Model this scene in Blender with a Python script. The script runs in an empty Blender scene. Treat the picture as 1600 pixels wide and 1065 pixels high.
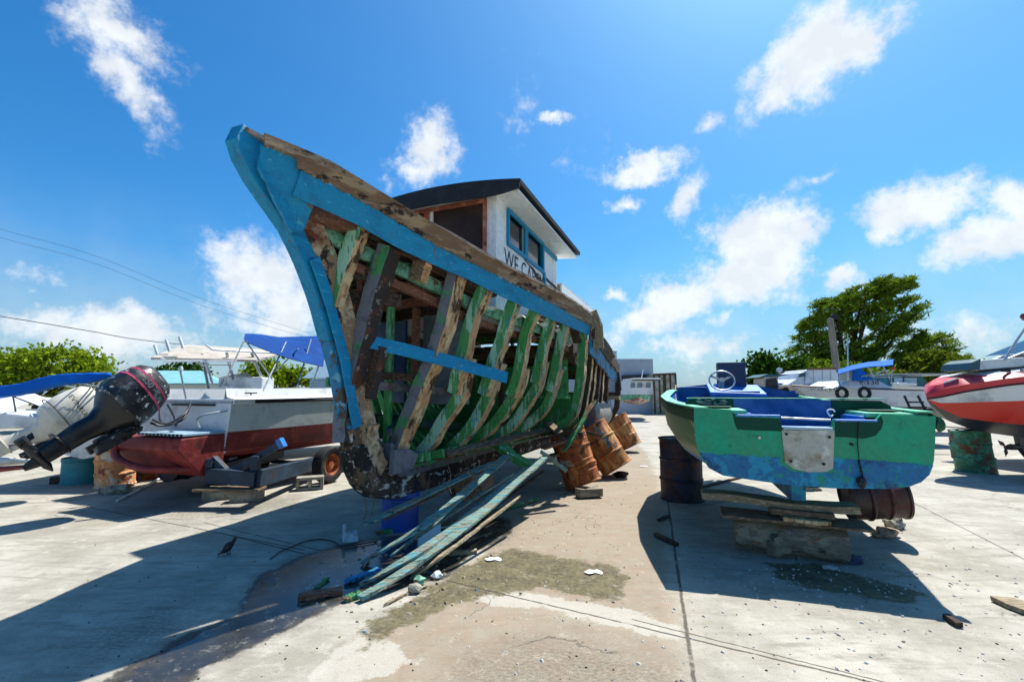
import bpy, math, random
import numpy as np
from mathutils import Vector, Matrix, noise as mnoise
SC = bpy.context.scene
COL = SC.collection
random.seed(7); RNG = np.random.default_rng(7)
PI = math.pi
# ------------------------------------------------------------------ camera
F_PX = 711.0; TH = math.atan(83/711.0); S_, C_ = math.sin(TH), math.cos(TH); EYE = 1.5
cam = bpy.data.cameras.new('camera'); cam_o = bpy.data.objects.new('camera', cam); COL.objects.link(cam_o)
cam.sensor_width = 36; cam.lens = F_PX/1600*36; cam.clip_start = .05; cam.clip_end = 6000
cam_o.location = (0, 0, EYE); cam_o.rotation_euler = (PI/2+TH, 0, 0)
SC.camera = cam_o
def ray(px, py):
    a = (px-800)/F_PX; b = (532.5-py)/F_PX
    return Vector((a, C_-b*S_, S_+b*C_))
def G(px, py, z=0.0):                       # pixel of the photograph -> point on the plane z
    r = ray(px, py); k = (z-EYE)/r.z
    return Vector((r.x*k, r.y*k, z))
def P(px, py, Y):                           # pixel -> point at world distance Y
    r = ray(px, py); k = Y/r.y
    return Vector((r.x*k, Y, EYE+r.z*k))
# ------------------------------------------------------------------ sun, sky, exposure
SUN = Vector((.511, .578, 1.37)).normalized()
sd = bpy.data.lights.new('sun', 'SUN'); sd.energy = 5.0; sd.angle = math.radians(.5); sd.color = (1, .955, .88)
so = bpy.data.objects.new('sun', sd); COL.objects.link(so); so.rotation_euler = SUN.to_track_quat('Z', 'Y').to_euler(); so.location = (0, 0, 30)
SC.view_settings.view_transform = 'Standard'; SC.view_settings.look = 'None'
SC.view_settings.exposure = .66; SC.view_settings.gamma = 1
def build_world():
    w = bpy.data.worlds.new('World'); SC.world = w; w.use_nodes = True
    nt = w.node_tree; N = nt.nodes; L = nt.links; N.clear()
    out = N.new('ShaderNodeOutputWorld'); bg = N.new('ShaderNodeBackground'); bg.inputs['Strength'].default_value = .10
    sky = N.new('ShaderNodeTexSky'); sky.sky_type = 'NISHITA'; sky.sun_disc = False
    sky.sun_elevation = math.asin(SUN.z); sky.sun_rotation = math.atan2(SUN.x, SUN.y)
    sky.air_density = 1.0; sky.dust_density = 1.2; sky.ozone_density = 2.5
    hs = N.new('ShaderNodeHueSaturation'); hs.inputs['Saturation'].default_value = 1.36; hs.inputs['Hue'].default_value = .495
    L.new(sky.outputs[0], hs.inputs['Color'])
    tin = N.new('ShaderNodeMix'); tin.data_type = 'RGBA'; tin.blend_type = 'MULTIPLY'; tin.inputs[0].default_value = 1; L.new(hs.outputs[0], tin.inputs[6]); tin.inputs[7].default_value = (.52, .92, 1.08, 1)
    tc = N.new('ShaderNodeTexCoord')
    def noise(vec, sc, det, rough=.6, col=False):
        n = N.new('ShaderNodeTexNoise'); n.inputs['Scale'].default_value = sc; n.inputs['Detail'].default_value = det; n.inputs['Roughness'].default_value = rough
        L.new(vec, n.inputs['Vector']); return n.outputs['Color' if col else 0]
    def vm(op, a, b=None):
        n = N.new('ShaderNodeVectorMath'); n.operation = op
        for i, x in enumerate((a, b)):
            if x is None: continue
            if isinstance(x, (tuple, Vector)): n.inputs[i].default_value = x
            elif isinstance(x, float): n.inputs['Scale'].default_value = x
            else: L.new(x, n.inputs[i])
        return n.outputs['Value'] if op in ('DOT_PRODUCT', 'LENGTH') else n.outputs[0]
    def mt(op, a, b=0., c=None, clamp=False):
        n = N.new('ShaderNodeMath'); n.operation = op; n.use_clamp = clamp
        for i, x in enumerate((a, b, c)):
            if x is None: continue
            if isinstance(x, (int, float)): n.inputs[i].default_value = x
            else: L.new(x, n.inputs[i])
        return n.outputs[0]
    D = tc.outputs['Generated']
    dn = vm('SUBTRACT', noise(D, 3.5, 3, .6, True), (.5, .5, .5)); dn2 = vm('SUBTRACT', noise(D, 14, 6, .65, True), (.5, .5, .5))
    s1 = N.new('ShaderNodeVectorMath'); s1.operation = 'SCALE'; L.new(dn, s1.inputs[0]); s1.inputs['Scale'].default_value = .07
    s2 = N.new('ShaderNodeVectorMath'); s2.operation = 'SCALE'; L.new(dn2, s2.inputs[0]); s2.inputs['Scale'].default_value = .07
    W = vm('ADD', D, vm('ADD', s1.outputs[0], s2.outputs[0]))
    blobs = [(180, 45, 62, 75, 20, 1.15), (195, 120, 50, 65, 0, 1.), (1265, 90, 120, 60, 28, 1.35), (1340, 60, 75, 50, 10, 1.3), (1220, 145, 75, 38, 15, 1.05), (675, 235, 42, 58, -25, .95), (650, 275, 40, 30, 0, .8),
             (855, 181, 26, 12, 0, 1.1), (1000, 260, 62, 21, 8, 1.15), (973, 312, 26, 14, 10, 1.0), (1190, 365, 85, 50, -10, 1.35), (1170, 430, 105, 55, 25, 1.4), (1070, 470, 100, 34, 20, 1.15), (1010, 500, 80, 38, 30, 1.05),
             (1435, 320, 105, 42, 5, 1.3), (1390, 355, 50, 25, 20, .9), (1545, 375, 130, 42, 30, 1.15), (1590, 335, 50, 45, 20, 1.), (410, 430, 75, 95, -35, .95), (450, 500, 80, 60, 0, .95), (180, 515, 190, 42, -10, .9), (40, 500, 130, 40, 0, .85), (30, 420, 90, 30, -10, .6), (1070, 318, 22, 38, -20, .8),
             (1320, 435, 36, 26, 0, 1.1), (1145, 505, 40, 16, 20, .8), (1265, 285, 50, 16, 10, .7), (1080, 550, 140, 40, 0, .75), (960, 470, 22, 14, 0, .8), (1500, 520, 160, 50, 0, .5), (820, 150, 35, 50, 30, .45), (880, 240, 45, 35, 20, .45), (600, 290, 20, 30, 0, .6), (1110, 190, 18, 18, 0, .6)]
    acc = None
    for (x, y, rx, ry, rot, amp) in blobs:
        c = ray(x, y); ln = c.length; c.normalize(); ca = math.cos(math.radians(rot)); sa = math.sin(math.radians(rot))
        u = (ray(x+ca, y-sa)-ray(x-ca, y+sa)).normalized(); v = c.cross(u).normalized()
        k = F_PX*ln
        dd = vm('SUBTRACT', W, tuple(c))
        kx = k*ln/1.15; cmb = N.new('ShaderNodeCombineXYZ')
        e1 = (ray(x+ca, y-sa).normalized()-ray(x-ca, y+sa).normalized())/2; e2 = (ray(x+sa, y+ca).normalized()-ray(x-sa, y-ca).normalized())/2
        L.new(vm('DOT_PRODUCT', dd, tuple(e1/(e1.length_squared*rx*.95))), cmb.inputs[0]); L.new(vm('DOT_PRODUCT', dd, tuple(e2/(e2.length_squared*ry*.95))), cmb.inputs[1]); L.new(vm('DOT_PRODUCT', dd, tuple(c*4)), cmb.inputs[2])
        m = mt('MULTIPLY_ADD', vm('LENGTH', cmb.outputs[0]), -amp*.62, amp)
        acc = m if acc is None else mt('MAXIMUM', acc, m)
    fb = noise(D, 9, 8, .62); fb2 = noise(D, 30, 5, .6)
    den = mt('ADD', acc, mt('ADD', mt('MULTIPLY_ADD', fb, 1.7, -.85), mt('ADD', mt('MULTIPLY_ADD', fb2, .8, -.4), mt('MULTIPLY_ADD', noise(D, 85, 4, .65), .35, -.175))))
    rp = N.new('ShaderNodeMapRange'); rp.interpolation_type = 'SMOOTHERSTEP'; rp.inputs[1].default_value = .10; rp.inputs[2].default_value = .95; rp.inputs[4].default_value = .95
    L.new(den, rp.inputs[0])
    # faint horizon haze belongs to the sky itself
    sep = N.new('ShaderNodeSeparateXYZ'); L.new(D, sep.inputs[0])
    wis = mt('MULTIPLY', mt('MULTIPLY_ADD', sep.outputs[2], -2.3, .8, clamp=True), mt('MULTIPLY_ADD', noise(D, 5, 7, .6), 2.6, -1.0, clamp=True))
    fac = mt('MAXIMUM', rp.outputs[0], mt('MULTIPLY', wis, .5))
    hz = N.new('ShaderNodeMix'); hz.data_type = 'RGBA'; L.new(mt('MULTIPLY', mt('MULTIPLY_ADD', sep.outputs[2], -3.6, .95, clamp=True), .8), hz.inputs[0]); L.new(tin.outputs[2], hz.inputs[6]); hz.inputs[7].default_value = (2.1, 3.0, 3.9, 1)
    cr = N.new('ShaderNodeMapRange'); L.new(mt('SUBTRACT', noise(D, 16, 5, .55), noise(vm('ADD', D, tuple(SUN*.035)), 16, 5, .55)), cr.inputs[0]); cr.inputs[1].default_value = -.12; cr.inputs[2].default_value = .10; cr.inputs[3].default_value = 5.8; cr.inputs[4].default_value = 6.6
    cc = N.new('ShaderNodeMix'); cc.data_type = 'RGBA'
    ccol = N.new('ShaderNodeCombineXYZ'); L.new(mt('MULTIPLY', cr.outputs[0], .93), ccol.inputs[0]); L.new(mt('MULTIPLY', cr.outputs[0], .98), ccol.inputs[1]); L.new(mt('MULTIPLY', cr.outputs[0], 1.03), ccol.inputs[2])
    L.new(fac, cc.inputs[0]); L.new(hz.outputs[2], cc.inputs[6]); L.new(ccol.outputs[0], cc.inputs[7])
    L.new(cc.outputs[2], bg.inputs['Color']); L.new(bg.outputs[0], out.inputs[0])
build_world()

# ------------------------------------------------------------------ materials
def hx(s):
    s = s.lstrip('#'); r = [int(s[i:i+2], 16)/255 for i in (0, 2, 4)]
    return tuple([(c/12.92 if c <= .04045 else ((c+.055)/1.055)**2.4) for c in r]+[1.0])
def mat(name, base, layers=(), rough=.6, bump=.3, bscale=25, metal=0., spec=.5, var=.15, trans=0., stretch=(1, 1, 1), alpha=1.):
    """base colour with noise-masked layers (colour, scale, low, high[, stretch]); procedural wear, fine mottling and bump"""
    m = bpy.data.materials.new(name); m.use_nodes = True; nt = m.node_tree; N = nt.nodes; L = nt.links
    b = N['Principled BSDF']; b.inputs['Roughness'].default_value = rough; b.inputs['Metallic'].default_value = metal
    b.inputs['Specular IOR Level'].default_value = spec; b.inputs['Transmission Weight'].default_value = trans; b.inputs['Alpha'].default_value = alpha
    tc = N.new('ShaderNodeTexCoord')
    def ns(sc, st=(1, 1, 1), seed=0., det=7, ro=.65):
        mp = N.new('ShaderNodeMapping'); mp.inputs['Scale'].default_value = st; mp.inputs['Location'].default_value = (seed*3.7, seed*1.3, seed*5.1)
        L.new(tc.outputs['Object'], mp.inputs[0])
        n = N.new('ShaderNodeTexNoise'); n.inputs['Scale'].default_value = sc; n.inputs['Detail'].default_value = det; n.inputs['Roughness'].default_value = ro
        L.new(mp.outputs[0], n.inputs['Vector']); return n.outputs[0]
    cur = None; hsum = None
    rgb = N.new('ShaderNodeRGB'); rgb.outputs[0].default_value = hx(base) if isinstance(base, str) else base; cur = rgb.outputs[0]
    for i, ly in enumerate(layers):
        st = ly[4] if len(ly) > 4 else stretch
        mr = N.new('ShaderNodeMapRange'); mr.inputs[1].default_value = ly[2]; mr.inputs[2].default_value = ly[3]; L.new(ns(ly[1], st, i+1+len(name)*.37), mr.inputs[0])
        mx = N.new('ShaderNodeMix'); mx.data_type = 'RGBA'; L.new(mr.outputs[0], mx.inputs[0]); L.new(cur, mx.inputs[6]); mx.inputs[7].default_value = hx(ly[0]); cur = mx.outputs[2]
        if i == 0: hsum = mr.outputs[0]
    if var:
        mr = N.new('ShaderNodeMapRange'); mr.inputs[1].default_value = .3; mr.inputs[2].default_value = .7; mr.inputs[3].default_value = 1-var; mr.inputs[4].default_value = 1+var
        L.new(ns(bscale*.6, stretch, 9.), mr.inputs[0]); vm = N.new('ShaderNodeVectorMath'); vm.operation = 'SCALE'; L.new(cur, vm.inputs[0]); L.new(mr.outputs[0], vm.inputs['Scale']); cur = vm.outputs[0]
    L.new(cur, b.inputs['Base Color'])
    if bump:
        bp = N.new('ShaderNodeBump'); bp.inputs['Strength'].default_value = bump; bp.inputs['Distance'].default_value = .012
        h = ns(bscale, stretch, 4.)
        if hsum is not None:
            ad = N.new('ShaderNodeMath'); L.new(h, ad.inputs[0]); ml = N.new('ShaderNodeMath'); ml.operation = 'MULTIPLY'; L.new(hsum, ml.inputs[0]); ml.inputs[1].default_value = -.35; L.new(ml.outputs[0], ad.inputs[1]); h = ad.outputs[0]
        L.new(h, bp.inputs['Height']); L.new(bp.outputs[0], b.inputs['Normal'])
    if layers and rough < .55:
        mr = N.new('ShaderNodeMapRange'); mr.inputs[3].default_value = rough; mr.inputs[4].default_value = .8; L.new(hsum, mr.inputs[0]); L.new(mr.outputs[0], b.inputs['Roughness'])
    return m
def leafmat(name, cols, trans=.35):
    m = bpy.data.materials.new(name); m.use_nodes = True; nt = m.node_tree; N = nt.nodes; L = nt.links; N.clear()
    out = N.new('ShaderNodeOutputMaterial'); d = N.new('ShaderNodeBsdfDiffuse'); t = N.new('ShaderNodeBsdfTranslucent'); mx = N.new('ShaderNodeMixShader'); mx.inputs[0].default_value = trans
    g = N.new('ShaderNodeNewGeometry'); r = N.new('ShaderNodeValToRGB'); r.color_ramp.elements[0].color = hx(cols[0]); r.color_ramp.elements[1].color = hx(cols[-1])
    for i, c in enumerate(cols[1:-1]): e = r.color_ramp.elements.new((i+1)/(len(cols)-1)); e.color = hx(c)
    L.new(g.outputs['Random Per Island'], r.inputs[0]); L.new(r.outputs[0], d.inputs[0]); L.new(r.outputs[0], t.inputs[0]); L.new(d.outputs[0], mx.inputs[1]); L.new(t.outputs[0], mx.inputs[2]); L.new(mx.outputs[0], out.inputs[0])
    return m

GX = (1, 14, 14)   # grain running along x
M = {}
def defmats():
    A = M.__setitem__
    A('blue', mat('blue_boat_paint', '#0684b0', [('#4aa6c2', 5, .60, .66), ('#6b4a30', 5, .64, .70, (3, 3, .5)), ('#0a6390', 2.5, .5, .75, (.5, 4, 4)), ('#b9c4c0', 26, .69, .72), ('#2c2a26', 18, .70, .73)], .55, .4, 22, spec=.3, stretch=(.6, 6, 6)))
    A('blue_old', mat('flaking_blue_paint', '#0e7aa8', [('#4a4034', 5, .5, .56), ('#5fa5bd', 9, .58, .63), ('#1c1712', 12, .62, .68)], .65, .6, 30))
    A('rail', mat('rotten_rail_wood', '#7d5f44', [('#a58a68', 3, .48, .58, (.4, 2, 4)), ('#2a1c12', 4.5, .56, .61, (.6, 1, 1.6)), ('#8d887c', 2.2, .58, .66, (.4, 2, 6)), ('#8a4a20', 3, .64, .70)], .85, .9, 30, stretch=(.4, 2, 6)))
    A('rail_cap', mat('pale_rail_cap', '#a08c7c', [('#6b5240', 6, .5, .6)], .8, .4, 30))
    A('wood', mat('weathered_wood', '#6e5a45', [('#9a8468', 5, .48, .6, (1, 8, 8)), ('#2a1f16', 9, .58, .66), ('#5b3420', 4, .6, .7)], .85, .7, 40, stretch=(2, 10, 10)))
    A('dkwood', mat('dark_timber', '#46362a', [('#6a5340', 6, .5, .6), ('#14100c', 5, .52, .6)], .85, .7, 40, stretch=(2, 8, 8)))
    A('pinkwood', mat('red_brown_timber', '#754c38', [('#9a7058', 6, .5, .62), ('#2f1d15', 8, .58, .66)], .8, .6, 40, stretch=(1, 8, 8)))
    A('cream', mat('scraped_frame_face', '#bb9266', [('#d2b88c', 4, .48, .56, (2, 2, .8)), ('#4a2f1c', 4, .53, .60, (2.4, 2.4, .9)), ('#8c3f18', 4, .6, .68), ('#5e9a86', 3.2, .62, .66), ('#15100c', 38, .64, .68)], .85, .9, 35))
    A('creamteal', mat('scraped_teal_frame_face', '#b3926a', [('#4f9a90', 4, .60, .63), ('#cdb48c', 7, .5, .58), ('#4a3420', 4, .54, .6, (2.4, 2.4, .9)), ('#8c4a22', 3, .6, .66, (2, 2, .6)), ('#3b86a8', 5, .62, .66), ('#15100c', 38, .64, .68)], .85, .9, 35))
    A('darkface', mat('tarred_frame_face', '#2c2320', [('#8a8478', 9, .58, .62), ('#5c2f1c', 5, .52, .62), ('#b0a894', 20, .66, .7)], .7, .9, 30))
    A('green', mat('green_frame_paint', '#4a9652', [('#80c09a', 2.2, .56, .59), ('#3f8ea8', 3.4, .64, .67), ('#46403a', 5, .6, .66), ('#1f6a34', 9, .5, .7), ('#9fcfb4', 7, .66, .7), ('#5a3a22', 4, .64, .7, (2, 2, .6))], .6, .5, 24, spec=.3, stretch=(5, 5, .9)))
    A('green2', mat('green_teal_frame_paint', '#4a9456', [('#9accb2', 1.8, .50, .54), ('#3a8a9c', 3.0, .60, .63), ('#5a4638', 6, .6, .64), ('#1f5a34', 3, .55, .7, (3, 3, .7))], .6, .5, 24, spec=.3, stretch=(5, 5, .9)))
    A('greyp', mat('grey_frame_paint', '#686d74', [('#3a8a52', 3.2, .56, .6), ('#6b4030', 6, .62, .68), ('#3d4147', 8, .5, .7)], .6, .35, 40))
    A('greyboard', mat('grey_bulkhead_paint', '#74828c', [('#5c6872', 3, .45, .7), ('#83919a', 12, .6, .7)], .6, .15, 20))
    A('greenboard', mat('green_bulkhead_paint', '#2a7a42', [('#3c9654', 2, .45, .7), ('#1a4f2c', 7, .6, .7)], .5, .15, 20))
    A('dkgreen', mat('dark_inner_paint', '#2a5a40', [('#2a3f4f', 2, .5, .6), ('#3c2d22', 5, .6, .68)], .7, .3, 30))
    A('mint', mat('mint_plank_paint', '#6da68a', [('#3a6a50', 5, .5, .6), ('#5f4636', 8, .58, .64)], .6, .4, 30))
    A('stemlow', mat('peeled_stem_wood', '#5d4a38', [('#15110d', 3.5, .5, .55), ('#c9c8bd', 6, .57, .61), ('#7a6044', 5, .55, .62), ('#5c8f8c', 7, .63, .67), ('#7a3a1c', 3, .64, .7)], .85, 1., 30))
    A('apron', mat('apron_wood', '#8d7458', [('#b5a585', 6, .5, .58), ('#2a1d14', 7, .54, .6), ('#8fae98', 5, .6, .66), ('#6a2f16', 3, .62, .7)], .85, 1., 35))
    A('keel', mat('burnt_keel_wood', '#3a322a', [('#15120f', 3, .47, .53), ('#c0bdb2', 5.5, .56, .60, (1, 2.5, 2.5)), ('#6a563f', 3.5, .56, .62), ('#0e0c0a', 9, .60, .64), ('#9a9a92', 14, .64, .69)], .85, 1., 28))
    A('white', mat('white_cabin_paint', '#e0e2df', [('#b4b8b4', 2.5, .54, .72), ('#6a5340', 11, .70, .73), ('#8d7a5c', 3, .66, .72, (3, 3, .6))], .6, .25, 30))
    A('roof', mat('black_roof_felt', '#101317', [('#1d2227', 6, .5, .6)], .7, .4, 30))
    A('rededge', mat('salmon_window_frame', '#9c5640', [('#c08468', 7, .5, .6), ('#57291c', 9, .6, .66)], .8, .4, 30))
    A('pane', mat('brown_window_board', '#33241f', [('#4a3a33', 2.2, .45, .75)], .5, .05, 20, spec=.2))
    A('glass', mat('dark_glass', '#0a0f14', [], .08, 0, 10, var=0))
    A('text', mat('black_lettering', '#14161a', [], .6, 0, 10, var=0))
    A('rust', mat('rusty_drum_steel', '#93481c', [('#c07a3a', 4, .48, .6, (1.6, 1.6, .7)), ('#8f9684', 2.0, .58, .61), ('#4a2412', 5, .54, .62, (1.6, 1.6, .8)), ('#d0a070', 9, .64, .7), ('#2a160d', 3, .64, .7)], .75, .6, 30))
    A('rust2', mat('tan_rusty_drum_steel', '#9a5a26', [('#c4925a', 4, .46, .58, (1.8, 1.8, .6)), ('#5c2c12', 4, .54, .62, (1.4, 1.4, .8)), ('#7f8a72', 2.4, .61, .65), ('#3a1a0c', 2, .62, .68)], .75, .6, 30))
    A('peach', mat('peach_rusty_drum', '#d08a55', [('#c9c2b2', 3.2, .56, .59), ('#7a3216', 4.5, .55, .6), ('#e0b080', 8, .5, .6), ('#4a1e10', 9, .62, .68)], .7, .5, 30))
    A('teald', mat('teal_plastic', '#1c7f8c', [('#2f98a0', 4, .5, .7)], .5, .1, 30))
    A('dkdrum', mat('dark_blue_rusty_drum', '#151f38', [('#4a2618', 4, .5, .6), ('#0c0e14', 7, .5, .62), ('#25345a', 5, .6, .68)], .6, .5, 30))
    A('greend', mat('green_rusty_drum', '#2c6a50', [('#5a2c18', 3.6, .5, .57), ('#3f8f72', 7, .5, .6), ('#2a140c', 8, .6, .66)], .65, .6, 30))
    A('redd', mat('red_primer_drum', '#3a2420', [('#54302a', 5, .5, .6), ('#1c1210', 8, .58, .66)], .45, .4, 30))
    A('redin', mat('orange_red_drum_lid', '#b5402c', [('#7a2a1c', 6, .5, .6), ('#d8694a', 14, .6, .66)], .8, .5, 30))
    A('bluebar', mat('blue_plastic_barrel', '#02469c', [('#02367c', 3, .5, .7)], .4, .08, 30))
    A('boatgreen', mat('green_hull_paint', '#059066', [('#10a276', 2.2, .45, .65), ('#0b6a48', 8, .6, .7), ('#3aa884', 13, .69, .73)], .38, .12, 40))
    A('sidegreen', mat('worn_green_side_paint', '#1f6b45', [('#a8b58c', 2.0, .55, .72, (1, 1, 3)), ('#14402c', 4, .55, .65), ('#5f7f58', 6, .55, .68)], .4, .2, 40))
    A('antifoul', mat('blue_antifouling', '#0a6a98', [('#128eb0', 5, .5, .54), ('#0d8a7a', 6, .57, .62), ('#0a3c74', 3.3, .56, .62), ('#16905f', 12, .6, .66)], .6, .35, 40))
    A('ltgreen', mat('pale_green_deck_paint', '#58b48a', [('#7fccb0', 5, .5, .6), ('#2b8060', 12, .64, .7)], .5, .15, 40))
    A('patch', mat('dark_green_touch_up_paint', '#034432', [('#8fb8a8', 45, .72, .75)], .5, .05, 40, spec=.2))
    A('inblue', mat('royal_blue_deck_paint', '#045c98', [('#034578', 2.5, .45, .65), ('#2b8a8a', 16, .7, .74)], .42, .1, 40))
    A('inblue2', mat('bright_blue_deck_paint', '#2a78c8', [('#9cc8ea', 9, .6, .68), ('#1a5fb0', 4, .5, .7)], .42, .1, 40))
    A('navy', mat('navy_console_paint', '#082a4e', [('#0a3c70', 4, .5, .7)], .4, .1, 40))
    A('plate', mat('dirty_motor_plate', '#b3b1a3', [('#8b7a5a', 3, .5, .62), ('#d5d4cb', 6, .55, .65), ('#5d4a30', 7, .64, .7)], .6, .3, 40))
    A('chrome', mat('brushed_metal', '#b5b9bd', [('#80868c', 6, .5, .65)], .3, .05, 30, metal=.8, var=.05))
    A('dkmetal', mat('dark_metal', '#1b1d20', [('#4a2a1a', 8, .6, .66)], .5, .3, 40, metal=.3))
    A('gel', mat('white_gelcoat', '#d6dadb', [('#a4aaac', 2.2, .52, .7), ('#b89a60', 6, .71, .77, (6, 6, .8))], .28, .05, 20, var=.05))
    A('gelgrey', mat('grey_white_gelcoat', '#c2c9c8', [('#a2acae', 3, .5, .65), ('#c2c8c8', 6, .55, .7)], .35, .08, 20, var=.06))
    A('gelblue', mat('pale_blue_gelcoat', '#93aebf', [('#7d98a8', 3, .5, .7)], .4, .05, 20, var=.05))
    A('redbot', mat('red_antifouling', '#74201f', [('#933a34', 4, .5, .62), ('#521414', 5, .56, .66), ('#c9a9a0', 11, .7, .74)], .6, .3, 30))
    A('rubrail', mat('black_rub_rail', '#0d1118', [], .5, 0, 10, var=0))
    A('trailer', mat('navy_trailer_paint', '#142a3c', [('#3a2a24', 5, .58, .64), ('#1f3d55', 4, .5, .65)], .6, .3, 40))
    A('rubber', mat('tyre_rubber', '#17181a', [('#4a4843', 5, .55, .7)], .85, .3, 40))
    A('rim', mat('rusty_wheel_rim', '#a3512c', [('#c98a5c', 8, .55, .62), ('#3a1a10', 6, .55, .62)], .8, .5, 40))
    A('cinder', mat('cinder_block', '#8c887d', [('#a5a196', 8, .5, .6), ('#68645b', 16, .58, .64)], .95, .9, 70))
    A('canvas', mat('blue_canvas', '#045cbc', [('#056cce', 3, .5, .7)], .8, .2, 60, var=.06, spec=.15))
    A('canvasd', mat('navy_blue_canvas', '#063a7c', [('#0a468c', 3, .5, .7)], .8, .2, 60, var=.06, spec=.1))
    A('beige', mat('beige_hard_top', '#b3aa9c', [('#9a9080', 4, .5, .65)], .6, .1, 30))
    A('black', mat('black_motor_paint', '#0d1116', [('#2c3338', 7, .58, .66), ('#8d979c', 16, .69, .74)], .3, .2, 30))
    A('blackscuff', mat('scuffed_black_paint', '#11161c', [('#0a0d11', 3, .5, .6), ('#c8ced2', 10, .6, .66), ('#4f585e', 6, .56, .62)], .4, .3, 30))
    A('pink', mat('pink_decal', '#c04a66', [('#8d2f48', 6, .55, .62)], .4, .05, 20))
    A('greydecal', mat('grey_decal', '#8a9094', [], .4, 0, 20, var=0))
    A('motorw', mat('white_motor_paint', '#cfccbe', [('#b3ae9c', 3, .5, .68), ('#7f7a6c', 14, .7, .74)], .35, .08, 20, var=.05))
    A('engine', mat('oily_engine_metal', '#2b2c2e', [('#a5a9a8', 14, .56, .62), ('#0b0b0c', 8, .5, .6)], .5, .9, 50, metal=.2))
    A('ltwood', mat('sunbleached_plank', '#8f8066', [('#b8a888', 5, .5, .6, (1, 8, 8)), ('#4a3d2c', 9, .6, .66)], .85, .7, 40, stretch=(1, 10, 10)))
    A('tealplank', mat('teal_flaking_plank', '#7a9c90', [('#8a8672', 5, .49, .54, (.6, 5, 5)), ('#3f90a0', 3, .54, .58), ('#2d3f38', 8, .55, .6, (.7, 5, 5)), ('#a8a48c', 12, .62, .66)], .8, .8, 40, stretch=(.7, 8, 8)))
    A('greenplank', mat('green_flaking_plank', '#2f7c48', [('#6a4a34', 5, .52, .56), ('#6fa88c', 7, .58, .62), ('#221a14', 9, .6, .65)], .75, .7, 40))
    A('log', mat('painted_old_log', '#75705e', [('#9a927a', 4, .46, .56, (1, 4, 4)), ('#3b3833', 2.5, .56, .64), ('#8d5426', 5, .6, .64, (2, 1, 5)), ('#1f5f96', 3.5, .64, .67), ('#7f8f7c', 7, .6, .66)], .85, 1., 30, stretch=(1, 5, 5)))
    A('stone', mat('pale_coral_stone', '#9a9584', [('#c4c0ae', 9, .5, .6), ('#4f4b40', 12, .56, .62)], .95, 1., 60))
    A('brick', mat('broken_brick_stone', '#a08c74', [('#b0604a', 4, .56, .62), ('#5f5444', 10, .56, .62)], .95, 1., 50))
    A('bluestone', mat('blue_grey_stone', '#3a4560', [('#566080', 8, .5, .6)], .9, .8, 40))
    A('foam', mat('white_foam', '#c0ccd0', [('#98a4a8', 9, .5, .6)], .9, .4, 40))
    A('pinkcloth', mat('pink_plastic_bag', '#d0307c', [('#e070a8', 8, .5, .6)], .5, .5, 30))
    A('bird', mat('pigeon_feathers', '#33201e', [('#55423e', 20, .5, .6)], .7, .3, 80))
    A('bldg', mat('pale_grey_building_wall', '#9ba5b0', [('#a9b2bb', .8, .4, .7), ('#8b949d', 2, .6, .75)], .8, .05, 10, var=.03))
    A('bldgw', mat('white_building_wall', '#c8ccd0', [('#b6bcc2', .8, .5, .7)], .8, .05, 10, var=.03))
    A('cont', mat('cream_container_paint', '#8f917f', [('#b0b4a4', 1.5, .5, .56), ('#6a5a40', 3, .6, .66)], .7, .3, 15))
    A('dkframe', mat('dark_frame_paint', '#2a2d30', [], .7, 0, 10, var=0))
    A('bgteal', mat('faded_teal_hull_paint', '#1f8c78', [('#b0b0a0', 2.5, .55, .6), ('#8a4a30', 5, .62, .68)], .6, .2, 15))
    A('bgred', mat('faded_red_bottom', '#963a34', [('#c8b4a4', 2.5, .48, .56), ('#5a2a20', 6, .6, .66)], .7, .2, 15))
    A('redhull', mat('glossy_red_hull', '#cf2c1c', [('#e23c28', 2, .5, .7)], .22, .02, 10, var=.03))
    A('redtop', mat('faded_pink_red_hull', '#bf2f3a', [('#d25a62', 3, .5, .7)], .35, .05, 20, var=.05))
    A('charcoal', mat('charcoal_hull', '#20252e', [], .35, 0, 10, var=.05))
    A('maroon', mat('maroon_hull', '#86253c', [], .4, 0, 10, var=.05))
    A('teal', mat('dark_teal_hull', '#1c4a54', [('#2b6670', 2, .5, .65)], .45, .05, 10))
    A('pole', mat('grey_timber_pole', '#857f74', [('#6a655c', 2, .5, .6, (6, 6, .6))], .9, .4, 20))
    A('bark', mat('tree_bark', '#2d241b', [('#463a2c', 4, .5, .6)], .95, .8, 15))
    A('houseroof', mat('pale_teal_metal_roof', '#6fa5a8', [('#87babb', 2, .5, .7)], .6, .05, 10, var=.04))
    A('clearvinyl', mat('clear_vinyl', '#c0ccd0', [], .15, .1, 8, var=0, alpha=.45))
    A('tarp', mat('white_cover_cloth', '#d4dade', [('#aab6c0', 2.5, .5, .65)], .7, .4, 6, var=.04))
    A('wire', mat('power_line', '#2a3a4a', [], .7, 0, 10, var=0))
    A('chip', mat('white_pebble', '#b9b8b0', [('#84827a', 6, .5, .6)], .9, .3, 40))
    A('paper', mat('white_paper', '#d0d4d4', [], .8, .3, 30, var=.05))
    A('darkscrap', mat('dark_scrap', '#1c1814', [('#4a3a2a', 8, .55, .62)], .9, .6, 40))
    A('beltred', mat('red_flag', '#c02a24', [], .7, 0, 10, var=0))
    A('concblock', mat('grey_concrete_plinth', '#7d7d78', [('#96958e', 3, .5, .6)], .9, .4, 20))
defmats()

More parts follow.
